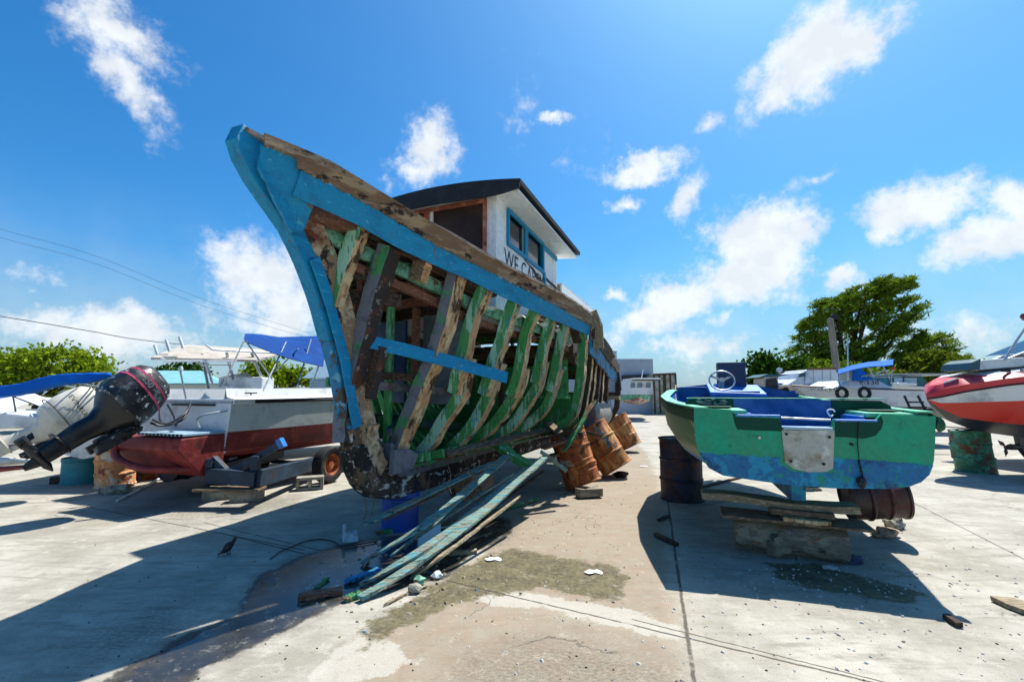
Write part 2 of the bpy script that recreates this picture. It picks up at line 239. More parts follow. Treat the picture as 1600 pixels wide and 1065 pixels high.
# ------------------------------------------------------------------ mesh helpers
WM = {}
class MB:
    def __init__(s): s.v = []; s.f = []; s.m = []; s.mi = 0
    def add(s, vs, fs, mi=None):
        o = len(s.v); s.v += [Vector(v) for v in vs]; s.f += [tuple(i+o for i in f) for f in fs]; s.m += [s.mi if mi is None else mi]*len(fs); return s
    def box(s, c, sz, R=None, mi=None, taper=1.):
        hx_, hy, hz = sz[0]/2, sz[1]/2, sz[2]/2; vs = []
        for z, t in ((-hz, 1), (hz, taper)):
            for x, y in ((-hx_, -hy), (hx_, -hy), (hx_, hy), (-hx_, hy)):
                p = Vector((x*t, y*t, z)); vs.append((R @ p if R else p)+Vector(c))
        return s.add(vs, [(3, 2, 1, 0), (4, 5, 6, 7), (0, 1, 5, 4), (1, 2, 6, 5), (2, 3, 7, 6), (3, 0, 4, 7)], mi)
    def beam(s, a, b, w, h, up=(0, 0, 1), mi=None, w2=None, h2=None):
        return s.sweep([a, b], w, h, up, mi, [1, (w2 or w)/w], [1, (h2 or h)/h])
    def sweep(s, pts, w, h, up=(0, 0, 1), mi=None, ws=None, hs=None, jit=0., mside=None):
        pts = [Vector(p) for p in pts]; n = len(pts); up = Vector(up); vs = []
        for i, p in enumerate(pts):
            t = (pts[min(i+1, n-1)]-pts[max(i-1, 0)]).normalized(); sd = t.cross(up)
            if sd.length < 1e-4: sd = t.cross(Vector((1, 0, 0)))
            sd.normalize(); u = sd.cross(t).normalized(); W = w*(ws[i] if ws else 1)/2; H = h*(hs[i] if hs else 1)/2
            for a, b in ((-1, -1), (1, -1), (1, 1), (-1, 1)):
                j = Vector((random.uniform(-jit, jit), random.uniform(-jit, jit), random.uniform(-jit, jit))) if jit else Vector()
                vs.append(p+sd*(a*W)+u*(b*H)+j)
        fs = []; ms = []
        for i in range(n-1):
            for k in range(4):
                fs.append((i*4+k, i*4+(k+1) % 4, i*4+4+(k+1) % 4, i*4+4+k)); ms.append(k)
        o = len(s.v); s.add(vs, fs+[(3, 2, 1, 0), tuple((n-1)*4+k for k in range(4))], mi)
        if mside is not None:      # mside: list of 4 material indices for (down, +side, up, -side)
            st = len(s.m)-len(fs)-2
            for q, k in enumerate(ms): s.m[st+q] = mside[k]
        return s
    def tube(s, pts, r, seg=8, mi=None, rs=None, cap=True):
        pts = [Vector(p) for p in pts]; n = len(pts); vs = []; prev = None
        for i, p in enumerate(pts):
            t = (pts[min(i+1, n-1)]-pts[max(i-1, 0)]).normalized()
            a = prev if prev is not None else (Vector((0, 0, 1)) if abs(t.z) < .9 else Vector((1, 0, 0)))
            a = (a-t*a.dot(t)).normalized(); prev = a; b = t.cross(a); R = (rs[i] if rs else 1)*r
            for k in range(seg): an = 2*PI*k/seg; vs.append(p+a*(math.cos(an)*R)+b*(math.sin(an)*R))
        fs = [(i*seg+k, i*seg+(k+1) % seg, (i+1)*seg+(k+1) % seg, (i+1)*seg+k) for i in range(n-1) for k in range(seg)]
        if cap: fs += [tuple(range(seg))[::-1], tuple((n-1)*seg+k for k in range(seg))]
        return s.add(vs, fs, mi)
    def lathe(s, prof, seg=28, c=(0, 0, 0), R=None, mi=None, cap=True, wob=0.):
        vs = []; c = Vector(c)
        for j, (r, z) in enumerate(prof):
            for k in range(seg):
                an = 2*PI*k/seg; q = 1+wob*math.sin(an*3+j*.7)+wob*.7*math.sin(an*5+1+j*.4)
                p = Vector((r*q*math.cos(an), r*q*math.sin(an), z)); vs.append((R @ p if R else p)+c)
        n = len(prof); fs = [(i*seg+k, i*seg+(k+1) % seg, (i+1)*seg+(k+1) % seg, (i+1)*seg+k) for i in range(n-1) for k in range(seg)]
        if cap: fs += [tuple(range(seg))[::-1], tuple((n-1)*seg+k for k in range(seg))]
        return s.add(vs, fs, mi)
    def prism(s, poly, a, b, mi=None):      # poly: list of points; extruded from a-offset to b-offset (vectors)
        n = len(poly); a = Vector(a); b = Vector(b); vs = [Vector(p)+a for p in poly]+[Vector(p)+b for p in poly]
        return s.add(vs, [tuple(range(n))[::-1], tuple(range(n, 2*n))]+[(i, (i+1) % n, n+(i+1) % n, n+i) for i in range(n)], mi)
    def grid(s, fn, nu, nv, mi=None, th=None):   # fn(u,v)->point ; th: thickness vector function or offset
        vs = [Vector(fn(i/nu, j/nv)) for i in range(nu+1) for j in range(nv+1)]
        q = lambda i, j: i*(nv+1)+j
        fs = [(q(i, j), q(i+1, j), q(i+1, j+1), q(i, j+1)) for i in range(nu) for j in range(nv)]
        if th is None: return s.add(vs, fs, mi)
        N_ = []
        for i in range(nu+1):
            for j in range(nv+1):
                a = vs[q(min(i+1, nu), j)]-vs[q(max(i-1, 0), j)]; b = vs[q(i, min(j+1, nv))]-vs[q(i, max(j-1, 0))]; nn = a.cross(b); N_.append(nn.normalized() if nn.length > 1e-9 else Vector((0, 0, 1)))
        m = len(vs); vs2 = vs+[v-n_*th for v, n_ in zip(vs, N_)]
        fs2 = fs+[tuple(m+k for k in f)[::-1] for f in fs]
        for i in range(nu): fs2 += [(q(i+1, 0), q(i, 0), m+q(i, 0), m+q(i+1, 0)), (q(i, nv), q(i+1, nv), m+q(i+1, nv), m+q(i, nv))]
        for j in range(nv): fs2 += [(q(0, j), q(0, j+1), m+q(0, j+1), m+q(0, j)), (q(nu, j+1), q(nu, j), m+q(nu, j), m+q(nu, j+1))]
        return s.add(vs2, fs2, mi)
    def rock(s, c, r, sub=2, amp=.35, sc=1.6, seed=0, sq=(1, 1, 1), mi=None):
        import bmesh
        bm = bmesh.new(); bmesh.ops.create_icosphere(bm, subdivisions=sub, radius=1)
        vs = []
        for v in bm.verts:
            d = 1+amp*mnoise.noise(v.co*sc+Vector((seed*7.1, seed, 3)))+amp*.5*mnoise.noise(v.co*sc*2.7+Vector((seed, 5, seed*2))); vs.append(Vector((v.co.x*d*r*sq[0], v.co.y*d*r*sq[1], v.co.z*d*r*sq[2]))+Vector(c))
        fs = [tuple(v.index for v in f.verts) for f in bm.faces]; bm.free()
        return s.add(vs, fs, mi)
    def build(s, name, mats, parent=None, smooth=False, bevel=0., label=None, ang=40, jitter=0.):
        me = bpy.data.meshes.new(name); inv = WM[parent.name].inverted() if parent else (Matrix.Translation(-s.org) if hasattr(s, 'org') else None)
        vs = [(inv @ v if inv else v) for v in s.v]
        me.from_pydata([tuple(v) for v in vs], [], s.f); me.update()
        if not isinstance(mats, (list, tuple)): mats = [mats]
        for m in mats: me.materials.append(M[m] if isinstance(m, str) else m)
        if len(mats) > 1: me.polygons.foreach_set('material_index', s.m)
        o = bpy.data.objects.new(name, me); COL.objects.link(o)
        if parent: o.parent = parent; WM[o.name] = WM[parent.name]
        elif hasattr(s, 'org'): o.location = s.org; WM[o.name] = Matrix.Translation(s.org)
        else: WM[o.name] = Matrix.Identity(4)
        if smooth:
            me.polygons.foreach_set('use_smooth', [True]*len(me.polygons))
            try: me.set_sharp_from_angle(angle=math.radians(ang))
            except Exception: pass
        if bevel: b = o.modifiers.new('bevel', 'BEVEL'); b.width = bevel; b.segments = 2; b.limit_method = 'ANGLE'
        if label: o['label'] = label
        return o
def thing(name, label, cat, loc=(0, 0, 0), rz=0., group=None):
    o = bpy.data.objects.new(name, None); COL.objects.link(o); o.empty_display_size = .2
    o.matrix_basis = Matrix.Translation(loc) @ Matrix.Rotation(rz, 4, 'Z'); WM[o.name] = o.matrix_basis.copy()
    o['label'] = label; o['category'] = cat
    if group: o['group'] = group
    return o
def tag(o, label, cat, group=None): 
    o['label'] = label; o['category'] = cat
    if group: o['group'] = group
    return o
def single(mb, name, m, label, cat, org, group=None, **k):
    mb.org = Vector(org); return tag(mb.build(name, m, **k), label, cat, group)
def dup(root, mtx, label, group=None):
    r = root.copy(); COL.objects.link(r); r.matrix_basis = mtx; r['label'] = label
    if group: r['group'] = group
    for ch in root.children:
        c = ch.copy(); COL.objects.link(c); c.parent = r
        for g in ch.children: e = g.copy(); COL.objects.link(e); e.parent = c
    return r
def text(body, size, mtx, name, m, parent, depth=.004, sx=1., label=None, sp=1.):
    cu = bpy.data.curves.new('t', 'FONT'); cu.body = body; cu.size = size; cu.extrude = depth; cu.space_character = sp; cu.align_x = 'CENTER'; cu.align_y = 'CENTER'
    o = bpy.data.objects.new('t', cu); COL.objects.link(o); me = bpy.data.meshes.new_from_object(o.evaluated_get(bpy.context.evaluated_depsgraph_get()))
    bpy.data.objects.remove(o); me.transform(WM[parent.name].inverted() @ mtx @ Matrix.Diagonal((sx, 1, 1, 1)))
    me.materials.clear(); me.materials.append(M[m]); r = bpy.data.objects.new(name, me); COL.objects.link(r); r.parent = parent; WM[r.name] = WM[parent.name]
    return r
def frame(o, xdir, zdir):   # matrix for flat lettering: x along xdir, face normal zdir
    x = Vector(xdir).normalized(); z = Vector(zdir); z = (z-x*z.dot(x)).normalized(); y = z.cross(x)
    m = Matrix.Identity(4)
    for i in range(3): m[i][0] = x[i]; m[i][1] = y[i]; m[i][2] = z[i]; m[i][3] = o[i]
    return m
def interp(x, xs, ys): return float(np.interp(x, xs, ys))
def polyline(pts, n):
    pts = [Vector(p) for p in pts]; d = [0]
    for a, b in zip(pts, pts[1:]): d.append(d[-1]+(b-a).length)
    r = []
    for i in range(n):
        t = d[-1]*i/(n-1); k = 0
        while k < len(d)-2 and d[k+1] < t: k += 1
        u = (t-d[k])/max(1e-9, d[k+1]-d[k]); p0 = pts[max(k-1, 0)]; p1 = pts[k]; p2 = pts[k+1]; p3 = pts[min(k+2, len(pts)-1)]
        r.append(.5*((2*p1)+(p2-p0)*u+(2*p0-5*p1+4*p2-p3)*u*u+(3*p1-p0-3*p2+p3)*u**3))
    return r
# ------------------------------------------------------------------ ground: one sheet with concrete, stains, damp and joints
def build_ground():
    def axis(lo, hi, step, far):
        a = list(np.arange(lo, hi+1e-6, step)); g = step; x = a[-1]; up = []
        while x < far: g *= 1.35; x += g; up.append(x)
        g = step; x = a[0]; dn = []
        while x > -far: g *= 1.35; x -= g; dn.append(x)
        return np.array(dn[::-1]+a+up)
    xs = axis(-7, 6.5, .035, 4000); ys = axis(1.2, 10, .035, 4000)
    X, Y = np.meshgrid(xs, ys, indexing='ij'); nx, ny = X.shape
    def sdf(poly):
        pts = np.array([tuple(G(*p))[:2] for p in poly]); d = np.full(X.shape, 1e9); ins = np.zeros(X.shape, bool)
        for i in range(len(pts)):
            a = pts[i]; b = pts[(i+1) % len(pts)]; ab = b-a; t = np.clip(((X-a[0])*ab[0]+(Y-a[1])*ab[1])/(ab@ab+1e-12), 0, 1)
            d = np.minimum(d, np.hypot(X-a[0]-t*ab[0], Y-a[1]-t*ab[1]))
            c = ((a[1] > Y) != (b[1] > Y)); ins ^= c & (X < (b[0]-a[0])*(Y-a[1])/(b[1]-a[1]+1e-12)+a[0])
        return np.where(ins, d, -d)
    def seg(a, b, ext=0., w=.02):
        a = np.array(G(*a))[:2]; b = np.array(G(*b))[:2]; u = (b-a)/np.linalg.norm(b-a); a = a-u*ext; b = b+u*ext; ab = b-a
        t = np.clip(((X-a[0])*ab[0]+(Y-a[1])*ab[1])/(ab@ab), 0, 1); return np.hypot(X-a[0]-t*ab[0], Y-a[1]-t*ab[1])
    mk = lambda polys, w: np.max([np.clip(.5+sdf(p)/w, 0, 1) for p in polys], axis=0)
    wet = mk([[(150, 1065), (235, 1022), (300, 985), (362, 962), (385, 925), (412, 897), (470, 868), (520, 855), (575, 842), (630, 836), (690, 815), (760, 805), (800, 812), (800, 832), (745, 862), (700, 900), (600, 925), (515, 950), (425, 995), (320, 1045), (200, 1150), (60, 1240)]], .5)
    olive = mk([[(560, 985), (610, 950), (660, 925), (730, 880), (800, 855), (880, 872), (960, 882), (985, 905), (972, 940), (900, 932), (850, 918), (780, 928), (700, 945), (620, 985), (570, 1010)], [(1200, 880), (1280, 880), (1440, 925), (1420, 945), (1300, 925), (1210, 905)]], .35)
    white = mk([[(485, 1050), (530, 1010), (570, 988), (600, 1000), (650, 1032), (620, 1052), (560, 1060), (530, 1075), (480, 1075)], [(735, 932), (800, 920), (900, 938), (1000, 955), (1060, 978), (1062, 1000), (960, 978), (850, 950), (760, 945)]], .22)
    tan = mk([[(1000, 690), (1035, 760), (1045, 850), (1060, 950), (1075, 1100), (1080, 1300), (300, 1300), (560, 1000), (700, 900), (820, 800), (880, 770), (930, 700)]], .6)
    dirt_and_dark = mk([[(800, 1000), (900, 985), (980, 1000), (1060, 1040), (1070, 1100), (1080, 1300), (600, 1300), (640, 1120), (720, 1030)], [(560, 790), (640, 745), (760, 700), (900, 690), (915, 745), (850, 800), (740, 850), (600, 850)], [(60, 1010), (200, 940), (340, 925), (300, 1000), (120, 1050)], [(200, 795), (330, 780), (440, 770), (500, 775), (380, 815), (260, 830)]], .6)  # dirt smears, with one darker area under the wreck's hull
    jn = np.minimum.reduce([seg((1046, 800), (1084, 1064), 6), seg((775, 925), (1290, 1048), 3), seg((1410, 776), (1598, 872), 9), seg((180, 800), (352, 834), 1.0), seg((352, 834), (505, 872), .1)])
    joint = np.clip(1-jn/.045, 0, 1); mort = np.clip(1-np.minimum(seg((1046, 800), (1084, 1064), 6), seg((775, 925), (1290, 1048), 3))/.16, 0, 1)
    co = np.zeros((nx*ny, 3), np.float32); co[:, 0] = X.ravel(); co[:, 1] = Y.ravel()
    i, j = np.meshgrid(np.arange(nx-1), np.arange(ny-1), indexing='ij'); q = (i*ny+j).ravel()
    fc = np.stack([q, q+ny, q+ny+1, q+1], 1).astype(np.int32); nf = len(fc)
    me = bpy.data.meshes.new('ground'); me.vertices.add(nx*ny); me.vertices.foreach_set('co', co.ravel()); me.loops.add(nf*4); me.loops.foreach_set('vertex_index', fc.ravel())
    me.polygons.add(nf); me.polygons.foreach_set('loop_start', np.arange(nf, dtype=np.int32)*4); me.update(calc_edges=True)
    def attr(nm, a, b, c):
        at = me.attributes.new(nm, 'FLOAT_VECTOR', 'POINT'); at.data.foreach_set('vector', np.stack([a.ravel(), b.ravel(), c.ravel()], 1).astype(np.float32).ravel())
    attr('stain', wet, olive, white); attr('stain2', tan, dirt_and_dark, joint); attr('stain3', mort, mort, mort)
    m = bpy.data.materials.new('stained_concrete'); m.use_nodes = True; nt = m.node_tree; N = nt.nodes; L = nt.links; b = N['Principled BSDF']
    geo = N.new('ShaderNodeNewGeometry')
    def ns(sc, det=8, ro=.65, st=(1, 1, 1), rot=0.):
        mp = N.new('ShaderNodeMapping'); mp.inputs['Scale'].default_value = st; mp.inputs['Rotation'].default_value = (0, 0, rot); L.new(geo.outputs['Position'], mp.inputs[0])
        n = N.new('ShaderNodeTexNoise'); n.inputs['Scale'].default_value = sc; n.inputs['Detail'].default_value = det; n.inputs['Roughness'].default_value = ro; L.new(mp.outputs[0], n.inputs['Vector']); return n.outputs[0]
    def mr(x, a, b_, c=0., d=1.):
        n = N.new('ShaderNodeMapRange'); L.new(x, n.inputs[0]); n.inputs[1].default_value = a; n.inputs[2].default_value = b_; n.inputs[3].default_value = c; n.inputs[4].default_value = d; return n.outputs[0]
    def mt(op, a, b_):
        n = N.new('ShaderNodeMath'); n.operation = op
        for k, x in enumerate((a, b_)):
            if isinstance(x, float): n.inputs[k].default_value = x
            else: L.new(x, n.inputs[k])
        return n.outputs[0]
    def mix(f, a, c):
        n = N.new('ShaderNodeMix'); n.data_type = 'RGBA'; L.new(f, n.inputs[0])
        for k, x in ((6, a), (7, c)):
            if isinstance(x, str): n.inputs[k].default_value = hx(x)
            else: L.new(x, n.inputs[k])
        return n.outputs[2]
    def at(nm):
        a = N.new('ShaderNodeAttribute'); a.attribute_name = nm; s = N.new('ShaderNodeSeparateXYZ'); L.new(a.outputs['Vector'], s.inputs[0]); return s.outputs
    s1, s2, s3 = at('stain'), at('stain2'), at('stain3')
    n1 = ns(1.3); n2 = ns(6); n3 = ns(40, 4); n4 = ns(2.2, 7, .6, (1, 5, 1), .45); n5 = ns(140, 3, .7)
    c = mix(mr(n1, .38, .62), '#bab5a8', '#989385'); c = mix(mr(n4, .5, .68), c, '#908a7d'); c = mix(mt('MULTIPLY', mr(n2, .56, .7), .6), c, '#c9c3b5')
    nf2 = mt('ADD', mt('MULTIPLY', n2, .75), mt('MULTIPLY', n3, .25))
    brk = lambda a, n, k=.9, lo=.46, hi=.56: mr(mt('ADD', a, mt('MULTIPLY', mt('SUBTRACT', n, .5), k)), lo, hi)
    c = mix(mt('MULTIPLY', mr(mt('ADD', s2[0], mt('MULTIPLY', mt('SUBTRACT', n1, .5), .9)), .40, .62), .8), c, mix(mr(n2, .35, .65), '#937c64', '#948975'))
    c = mix(mt('MULTIPLY', s3[0], .45), c, '#b4ab9a')
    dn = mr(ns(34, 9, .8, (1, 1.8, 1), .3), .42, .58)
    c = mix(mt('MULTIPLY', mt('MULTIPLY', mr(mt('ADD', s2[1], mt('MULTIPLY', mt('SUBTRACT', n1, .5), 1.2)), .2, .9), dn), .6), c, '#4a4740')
    c = mix(mt('MULTIPLY', mr(ns(3.4, 8, .7), .60, .68), .35), c, '#5d5648')
    wm = brk(s1[2], nf2, 1.5); c = mix(mt('MULTIPLY', wm, .6), c, '#c2beb3')
    ol = brk(s1[1], nf2, 1.6, .44, .6); c = mix(mt('MULTIPLY', ol, .93), c, mix(mr(mt('ADD', mt('MULTIPLY', n2, .4), mt('MULTIPLY', ns(26, 8, .75), .6)), .42, .58), '#352e12', '#736a46'))
    c = mix(mt('MULTIPLY', mr(mt('ADD', s1[0], mt('MULTIPLY', mt('SUBTRACT', n1, .5), 1.4)), .25, .7), .55), c, '#5b5446')
    we = brk(s1[0], mt('ADD', mt('MULTIPLY', n1, .6), mt('MULTIPLY', nf2, .4)), 1.1, .47, .53); c = mix(mt('MULTIPLY', we, .93), c, mix(mr(n2, .45, .62), '#161817', '#302e27'))
    we2 = brk(s1[0], n2, .7, .7, .8)
    c = mix(mt('MULTIPLY', mr(ns(11, 10, .78), .54, .66), .35), c, '#6b6252'); c = mix(mt('MULTIPLY', mr(ns(9, 10, .8, (1, 1, 1), 1.), .55, .62), .3), c, '#cdc6b6'); c = mix(mt('MULTIPLY', mr(n3, .64, .70), .5), c, '#3b382f'); c = mix(mt('MULTIPLY', mr(n5, .3, .7), .36), c, '#38342c')
    vo = N.new('ShaderNodeTexVoronoi'); vo.feature = 'DISTANCE_TO_EDGE'; vo.inputs['Scale'].default_value = .55; wv = N.new('ShaderNodeVectorMath'); nc = N.new('ShaderNodeTexNoise'); nc.inputs['Scale'].default_value = 2.2; nc.inputs['Detail'].default_value = 9; L.new(geo.outputs['Position'], nc.inputs['Vector']); wv.operation = 'MULTIPLY_ADD'; L.new(nc.outputs['Color'], wv.inputs[0]); wv.inputs[1].default_value = (.9, .9, .9); L.new(geo.outputs['Position'], wv.inputs[2]); L.new(wv.outputs[0], vo.inputs['Vector'])
    crk = mt('MULTIPLY', mr(vo.outputs[0], .0, .006, 1., 0.), mr(ns(.5, 3), .52, .56)); c = mix(mt('MULTIPLY', crk, .8), c, '#3b362d')
    sp = N.new('ShaderNodeTexVoronoi'); sp.inputs['Scale'].default_value = 55; L.new(geo.outputs['Position'], sp.inputs['Vector']); c = mix(mt('MULTIPLY', mt('MULTIPLY', mr(sp.outputs[0], .12, .25, 1., 0.), mr(n2, .45, .6)), .5), c, '#6e685c')
    psep = N.new('ShaderNodeSeparateXYZ'); L.new(geo.outputs['Position'], psep.inputs[0]); jm = None
    for pa, pb, ext, w in (((1046, 800), (1084, 1064), 9, .012), ((775, 925), (1290, 1048), 4, .009), ((1410, 776), (1598, 872), 12, .009), ((180, 800), (352, 834), 1.2, .010), ((352, 834), (505, 872), .1, .012), ((1060, 985), (1330, 1052), .3, .006)):
        A2 = G(*pa); B3 = G(*pb); u = (B3-A2).normalized(); A2 = A2-u*ext; ln = (B3-A2).length+ext
        q = N.new('ShaderNodeVectorMath'); q.operation = 'SUBTRACT'; L.new(geo.outputs['Position'], q.inputs[0]); q.inputs[1].default_value = A2
        def dt(v): d = N.new('ShaderNodeVectorMath'); d.operation = 'DOT_PRODUCT'; L.new(q.outputs[0], d.inputs[0]); d.inputs[1].default_value = v; return d.outputs['Value']
        al = dt(u); ac = mt('ABSOLUTE', mt('ADD', dt(Vector((-u.y, u.x, 0))), mt('MULTIPLY', mt('SUBTRACT', n2, .5), .035)), 0.)
        j = mt('MULTIPLY', mr(ac, w*.5, w*1.3, 1., 0.), mt('MULTIPLY', mt('GREATER_THAN', al, 0.), mt('LESS_THAN', al, float(ln))))
        jm = j if jm is None else mt('MAXIMUM', jm, j)
    jm = mt('MULTIPLY', jm, mr(n2, .36, .46)); c = mix(mt('MULTIPLY', jm, .85), c, '#3a342b')
    L.new(c, b.inputs['Base Color'])
    rg = mt('SUBTRACT', mr(n2, .3, .7, .8, .95), mt('MULTIPLY', we, .35)); wp = mr(mt('ADD', s1[0], mt('MULTIPLY', mt('SUBTRACT', ns(.9, 5), .5), .9)), .60, .66)
    rg = mt('SUBTRACT', rg, mt('MULTIPLY', wp, .36)); L.new(rg, b.inputs['Roughness'])
    bp = N.new('ShaderNodeBump'); bp.inputs['Distance'].default_value = .008; L.new(mr(wp, 0, 1, .55, .04), bp.inputs['Strength'])
    h = mt('ADD', mt('MULTIPLY', n3, .5), mt('ADD', mt('MULTIPLY', n5, .35), mt('ADD', n4, mt('MULTIPLY', jm, -1.5)))); L.new(h, bp.inputs['Height']); L.new(bp.outputs[0], b.inputs['Normal'])
    me.materials.append(m); o = bpy.data.objects.new('ground', me); COL.objects.link(o); o['kind'] = 'structure'
build_ground()

# ------------------------------------------------------------------ the wooden wreck
ZA = math.atan2(.928, .371)
BD = Vector((math.cos(ZA), math.sin(ZA), 0)); BN = Vector((math.sin(ZA), -math.cos(ZA), 0)); K0 = Vector((-1.42, 4.8, 0))
def W_(s, t, z): return K0+BD*s+BN*t+Vector((0, 0, z))
RIBS = [
 (.30, [(740,438),(718,473),(704,512),(693,546),(682,577),(668,606),(657,638),(643,669),(634,694),(615,728)]),
 (.75, [(785,452),(772,467),(758,494),(747,519),(740,550),(731,586),(727,604),(720,627),(695,663),(677,694),(650,724)]),
 (1.25,[(814,480),(803,510),(796,537),(785,564),(776,595),(767,622),(751,654),(731,683),(700,712)]),
 (1.75,[(850,487),(846,492),(832,525),(826,557),(819,595),(810,618),(799,636),(783,658),(767,676),(736,698)]),
 (2.25,[(877,500),(873,507),(860,539),(853,570),(846,602),(832,627),(814,656),(796,676),(750,699)]),
 (2.75,[(897,508),(887,532),(880,561),(875,588),(866,618),(855,642),(830,665),(803,685),(765,700)]),
 (3.50,[(917,520),(916,559),(913,593),(909,623),(902,649),(888,665),(860,683)]),
 (4.10,[(929,540),(926,574),(922,600),(917,635),(908,655),(893,670),(870,682)]),
 (4.60,[(936,550),(931,585),(929,611),(922,641),(912,658),(898,668),(880,678)]),
 (5.10,[(941,556),(938,593),(935,623),(927,649),(916,665),(900,674)]),
 (5.60,[(946,563),(943,600),(940,630),(931,658),(918,668),(903,676)]),
 (6.20,[(953,570),(951,600),(949,628),(943,652),(930,666),(915,674)])]
def tz(px, py, s):
    r = ray(px, py); p = K0+BD*s; a, b, c, d = r.x, -BN.x, r.y, -BN.y; D = a*d-b*c
    k = (p.x*d-b*p.y)/D; t = (a*p.y-c*p.x)/D; return t, EYE+k*r.z
STEM = [(3.5,-1.72),(3.34,-1.76),(3.12,-1.60),(2.83,-1.26),(2.47,-1.0),(2.10,-.82),(1.74,-.66),(1.35,-.54),(.89,-.38),(.6,-.2),(.47,.0),(.40,.4),(.37,1.2)]
def stem_s(z): zs = [p[0] for p in STEM[:11]][::-1]; ss = [p[1] for p in STEM[:11]][::-1]; return interp(z, zs, ss)
RT = [(s, sorted([(z, t) for t, z in [tz(x, y, s) for x, y in pts]])) for s, pts in RIBS]
# rail (outer top edge): s -> (t, z)
RS = [-1.74, -1.2, -.6, 0, .33, .73, 1.21, 1.89, 2.64, 3.34, 3.42, 4.2, 6.2, 6.8]
RTt = [.06, .21, .50, .83, .975, 1.145, 1.30, 1.445, 1.50, 1.54, 1.54, 1.56, 1.51, 1.47]
UBS = [-1.41, -.83, -.33, 0, .35, .75, 1.21, 1.74, 2.85, 3.4]; UBZ = [3.28, 3.16, 3.03, 2.94, 2.88, 2.80, 2.74, 2.70, 2.63, 2.60]
LBS = [-1.36, -.83, -.45, 0, .31, .75, 1.21, 1.83, 3.4]; LBZ = [3.08, 2.98, 2.87, 2.77, 2.71, 2.63, 2.56, 2.51, 2.45]
RTz = [3.48, 3.42, 3.265, 3.12, 3.03, 2.94, 2.88, 2.84, 2.82, 2.79, 2.55, 2.46, 2.22, 2.15]
def rail(s): return interp(s, RS, RTt), interp(s, RS, RTz)
def H(s, z):   # outer half breadth
    def row(k): zs = [a for a, b in RT[k][1]]; ts = [b for a, b in RT[k][1]]; return interp(z, zs, ts)
    zr = rail(s)[1]
    if s <= .3:
        s0 = stem_s(z)+.1; u = max(0, min(1, (s-s0)/(.3-s0))) if s0 < .3 else 0
        a = .07+(row(0)+.02-.07)*(u**.92)
        if z > 2.3: tr_, zr_ = rail(.3); a = .07+(interp(z, [2.2, zr_, 3.5], [row_at(.3, 2.2), tr_-.03, tr_+.08])-.07)*(u**.95)
        return a
    if z > 2.3:
        ta = row_at(s, 2.2); tr, zr = rail(s); return interp(z, [2.2, zr], [ta, tr-.03]) if zr > 2.25 else ta
    return row_at(s, z)
def row_at(s, z):
    ss = [r[0] for r in RT]; k = max(0, min(len(ss)-2, int(np.searchsorted(ss, s))-1)); f = lambda k: interp(z, [a for a, b in RT[k][1]], [b for a, b in RT[k][1]])
    u = max(0, min(1.2, (s-ss[k])/(ss[k+1]-ss[k]))); return f(k)*(1-u)+f(k+1)*u
boat = thing('wooden_boat', 'stripped wooden fishing boat with bare ribs, blue bow and black-roofed white cabin', 'boat', tuple(K0), ZA)
def rib(pts, s, port=True, parent=boat, mats=('green', 'cream'), wd=.11, dp=.13, futt=True, name='rib', ends=(.42, .60)):
    """pts: list of (t,z) of the outer face from the top down"""
    sg = 1 if port else -1
    path = polyline([Vector((t, z, 0)) for t, z in pts], 22)
    mb = MB()
    def run(i0, i1, ds, w, d):
        vs = []; fs = []; ms = []; pp = path[i0:i1+1]; n = len(pp)
        for i, p in enumerate(pp):
            g = i0+i; tt = (path[min(g+1, 21)]-path[max(g-1, 0)]).normalized(); nn = Vector((tt.y, -tt.x)).normalized()
            if nn.x < 0 and abs(nn.x) > .3: nn = -nn
            nn = Vector((-tt.y, tt.x)) if Vector((-tt.y, tt.x)).x*1+0 > 0 else Vector((tt.y, -tt.x))
            e = random.uniform(-.007, .007); ww = w/2*(1+random.uniform(-.06, .06))
            for a, b in ((-ww, e), (ww, e+random.uniform(-.006, .006)), (ww, -d), (-ww, -d)):
                q = W_(s+ds+a, sg*(p.x+nn.x*b), p.y+nn.y*b); vs.append(q)
        for i in range(n-1):
            for k in range(4): fs.append((i*4+k, i*4+(k+1) % 4, i*4+4+(k+1) % 4, i*4+4+k)); ms.append(1 if k == 0 else 0)
        o = len(mb.v); mb.v += vs; mb.f += [tuple(o+x for x in f) for f in fs]+[(o+3, o+2, o+1, o), tuple(o+(n-1)*4+k for k in range(4))]; mb.m += ms+[1, 1]
    if futt:
        a = int(21*ends[1]); b = int(21*ends[0]); run(0, a, -wd*.48, wd, dp); run(b, 21, wd*.48, wd*.95, dp*1.05)
    else: run(0, 21, 0, wd, dp)
    return mb.build(name, list(mats), parent, bevel=.006)
RM = [('greyp', 'cream'), ('green2', 'cream'), ('green2', 'creamteal'), ('green', 'cream'), ('green2', 'creamteal'), ('green2', 'creamteal'), ('green', 'creamteal'), ('dkwood', 'creamteal'), ('dkwood', 'creamteal'), ('dkwood', 'darkface'), ('dkwood', 'creamteal'), ('dkwood', 'darkface')]
LB = ['rib with grey side and cream outer face', 'rib with teal and green side and wide cream face', None, 'bright green rib with rust streaks', None, None, 'broad green rib near the broken rail', None, None, None, None, None]
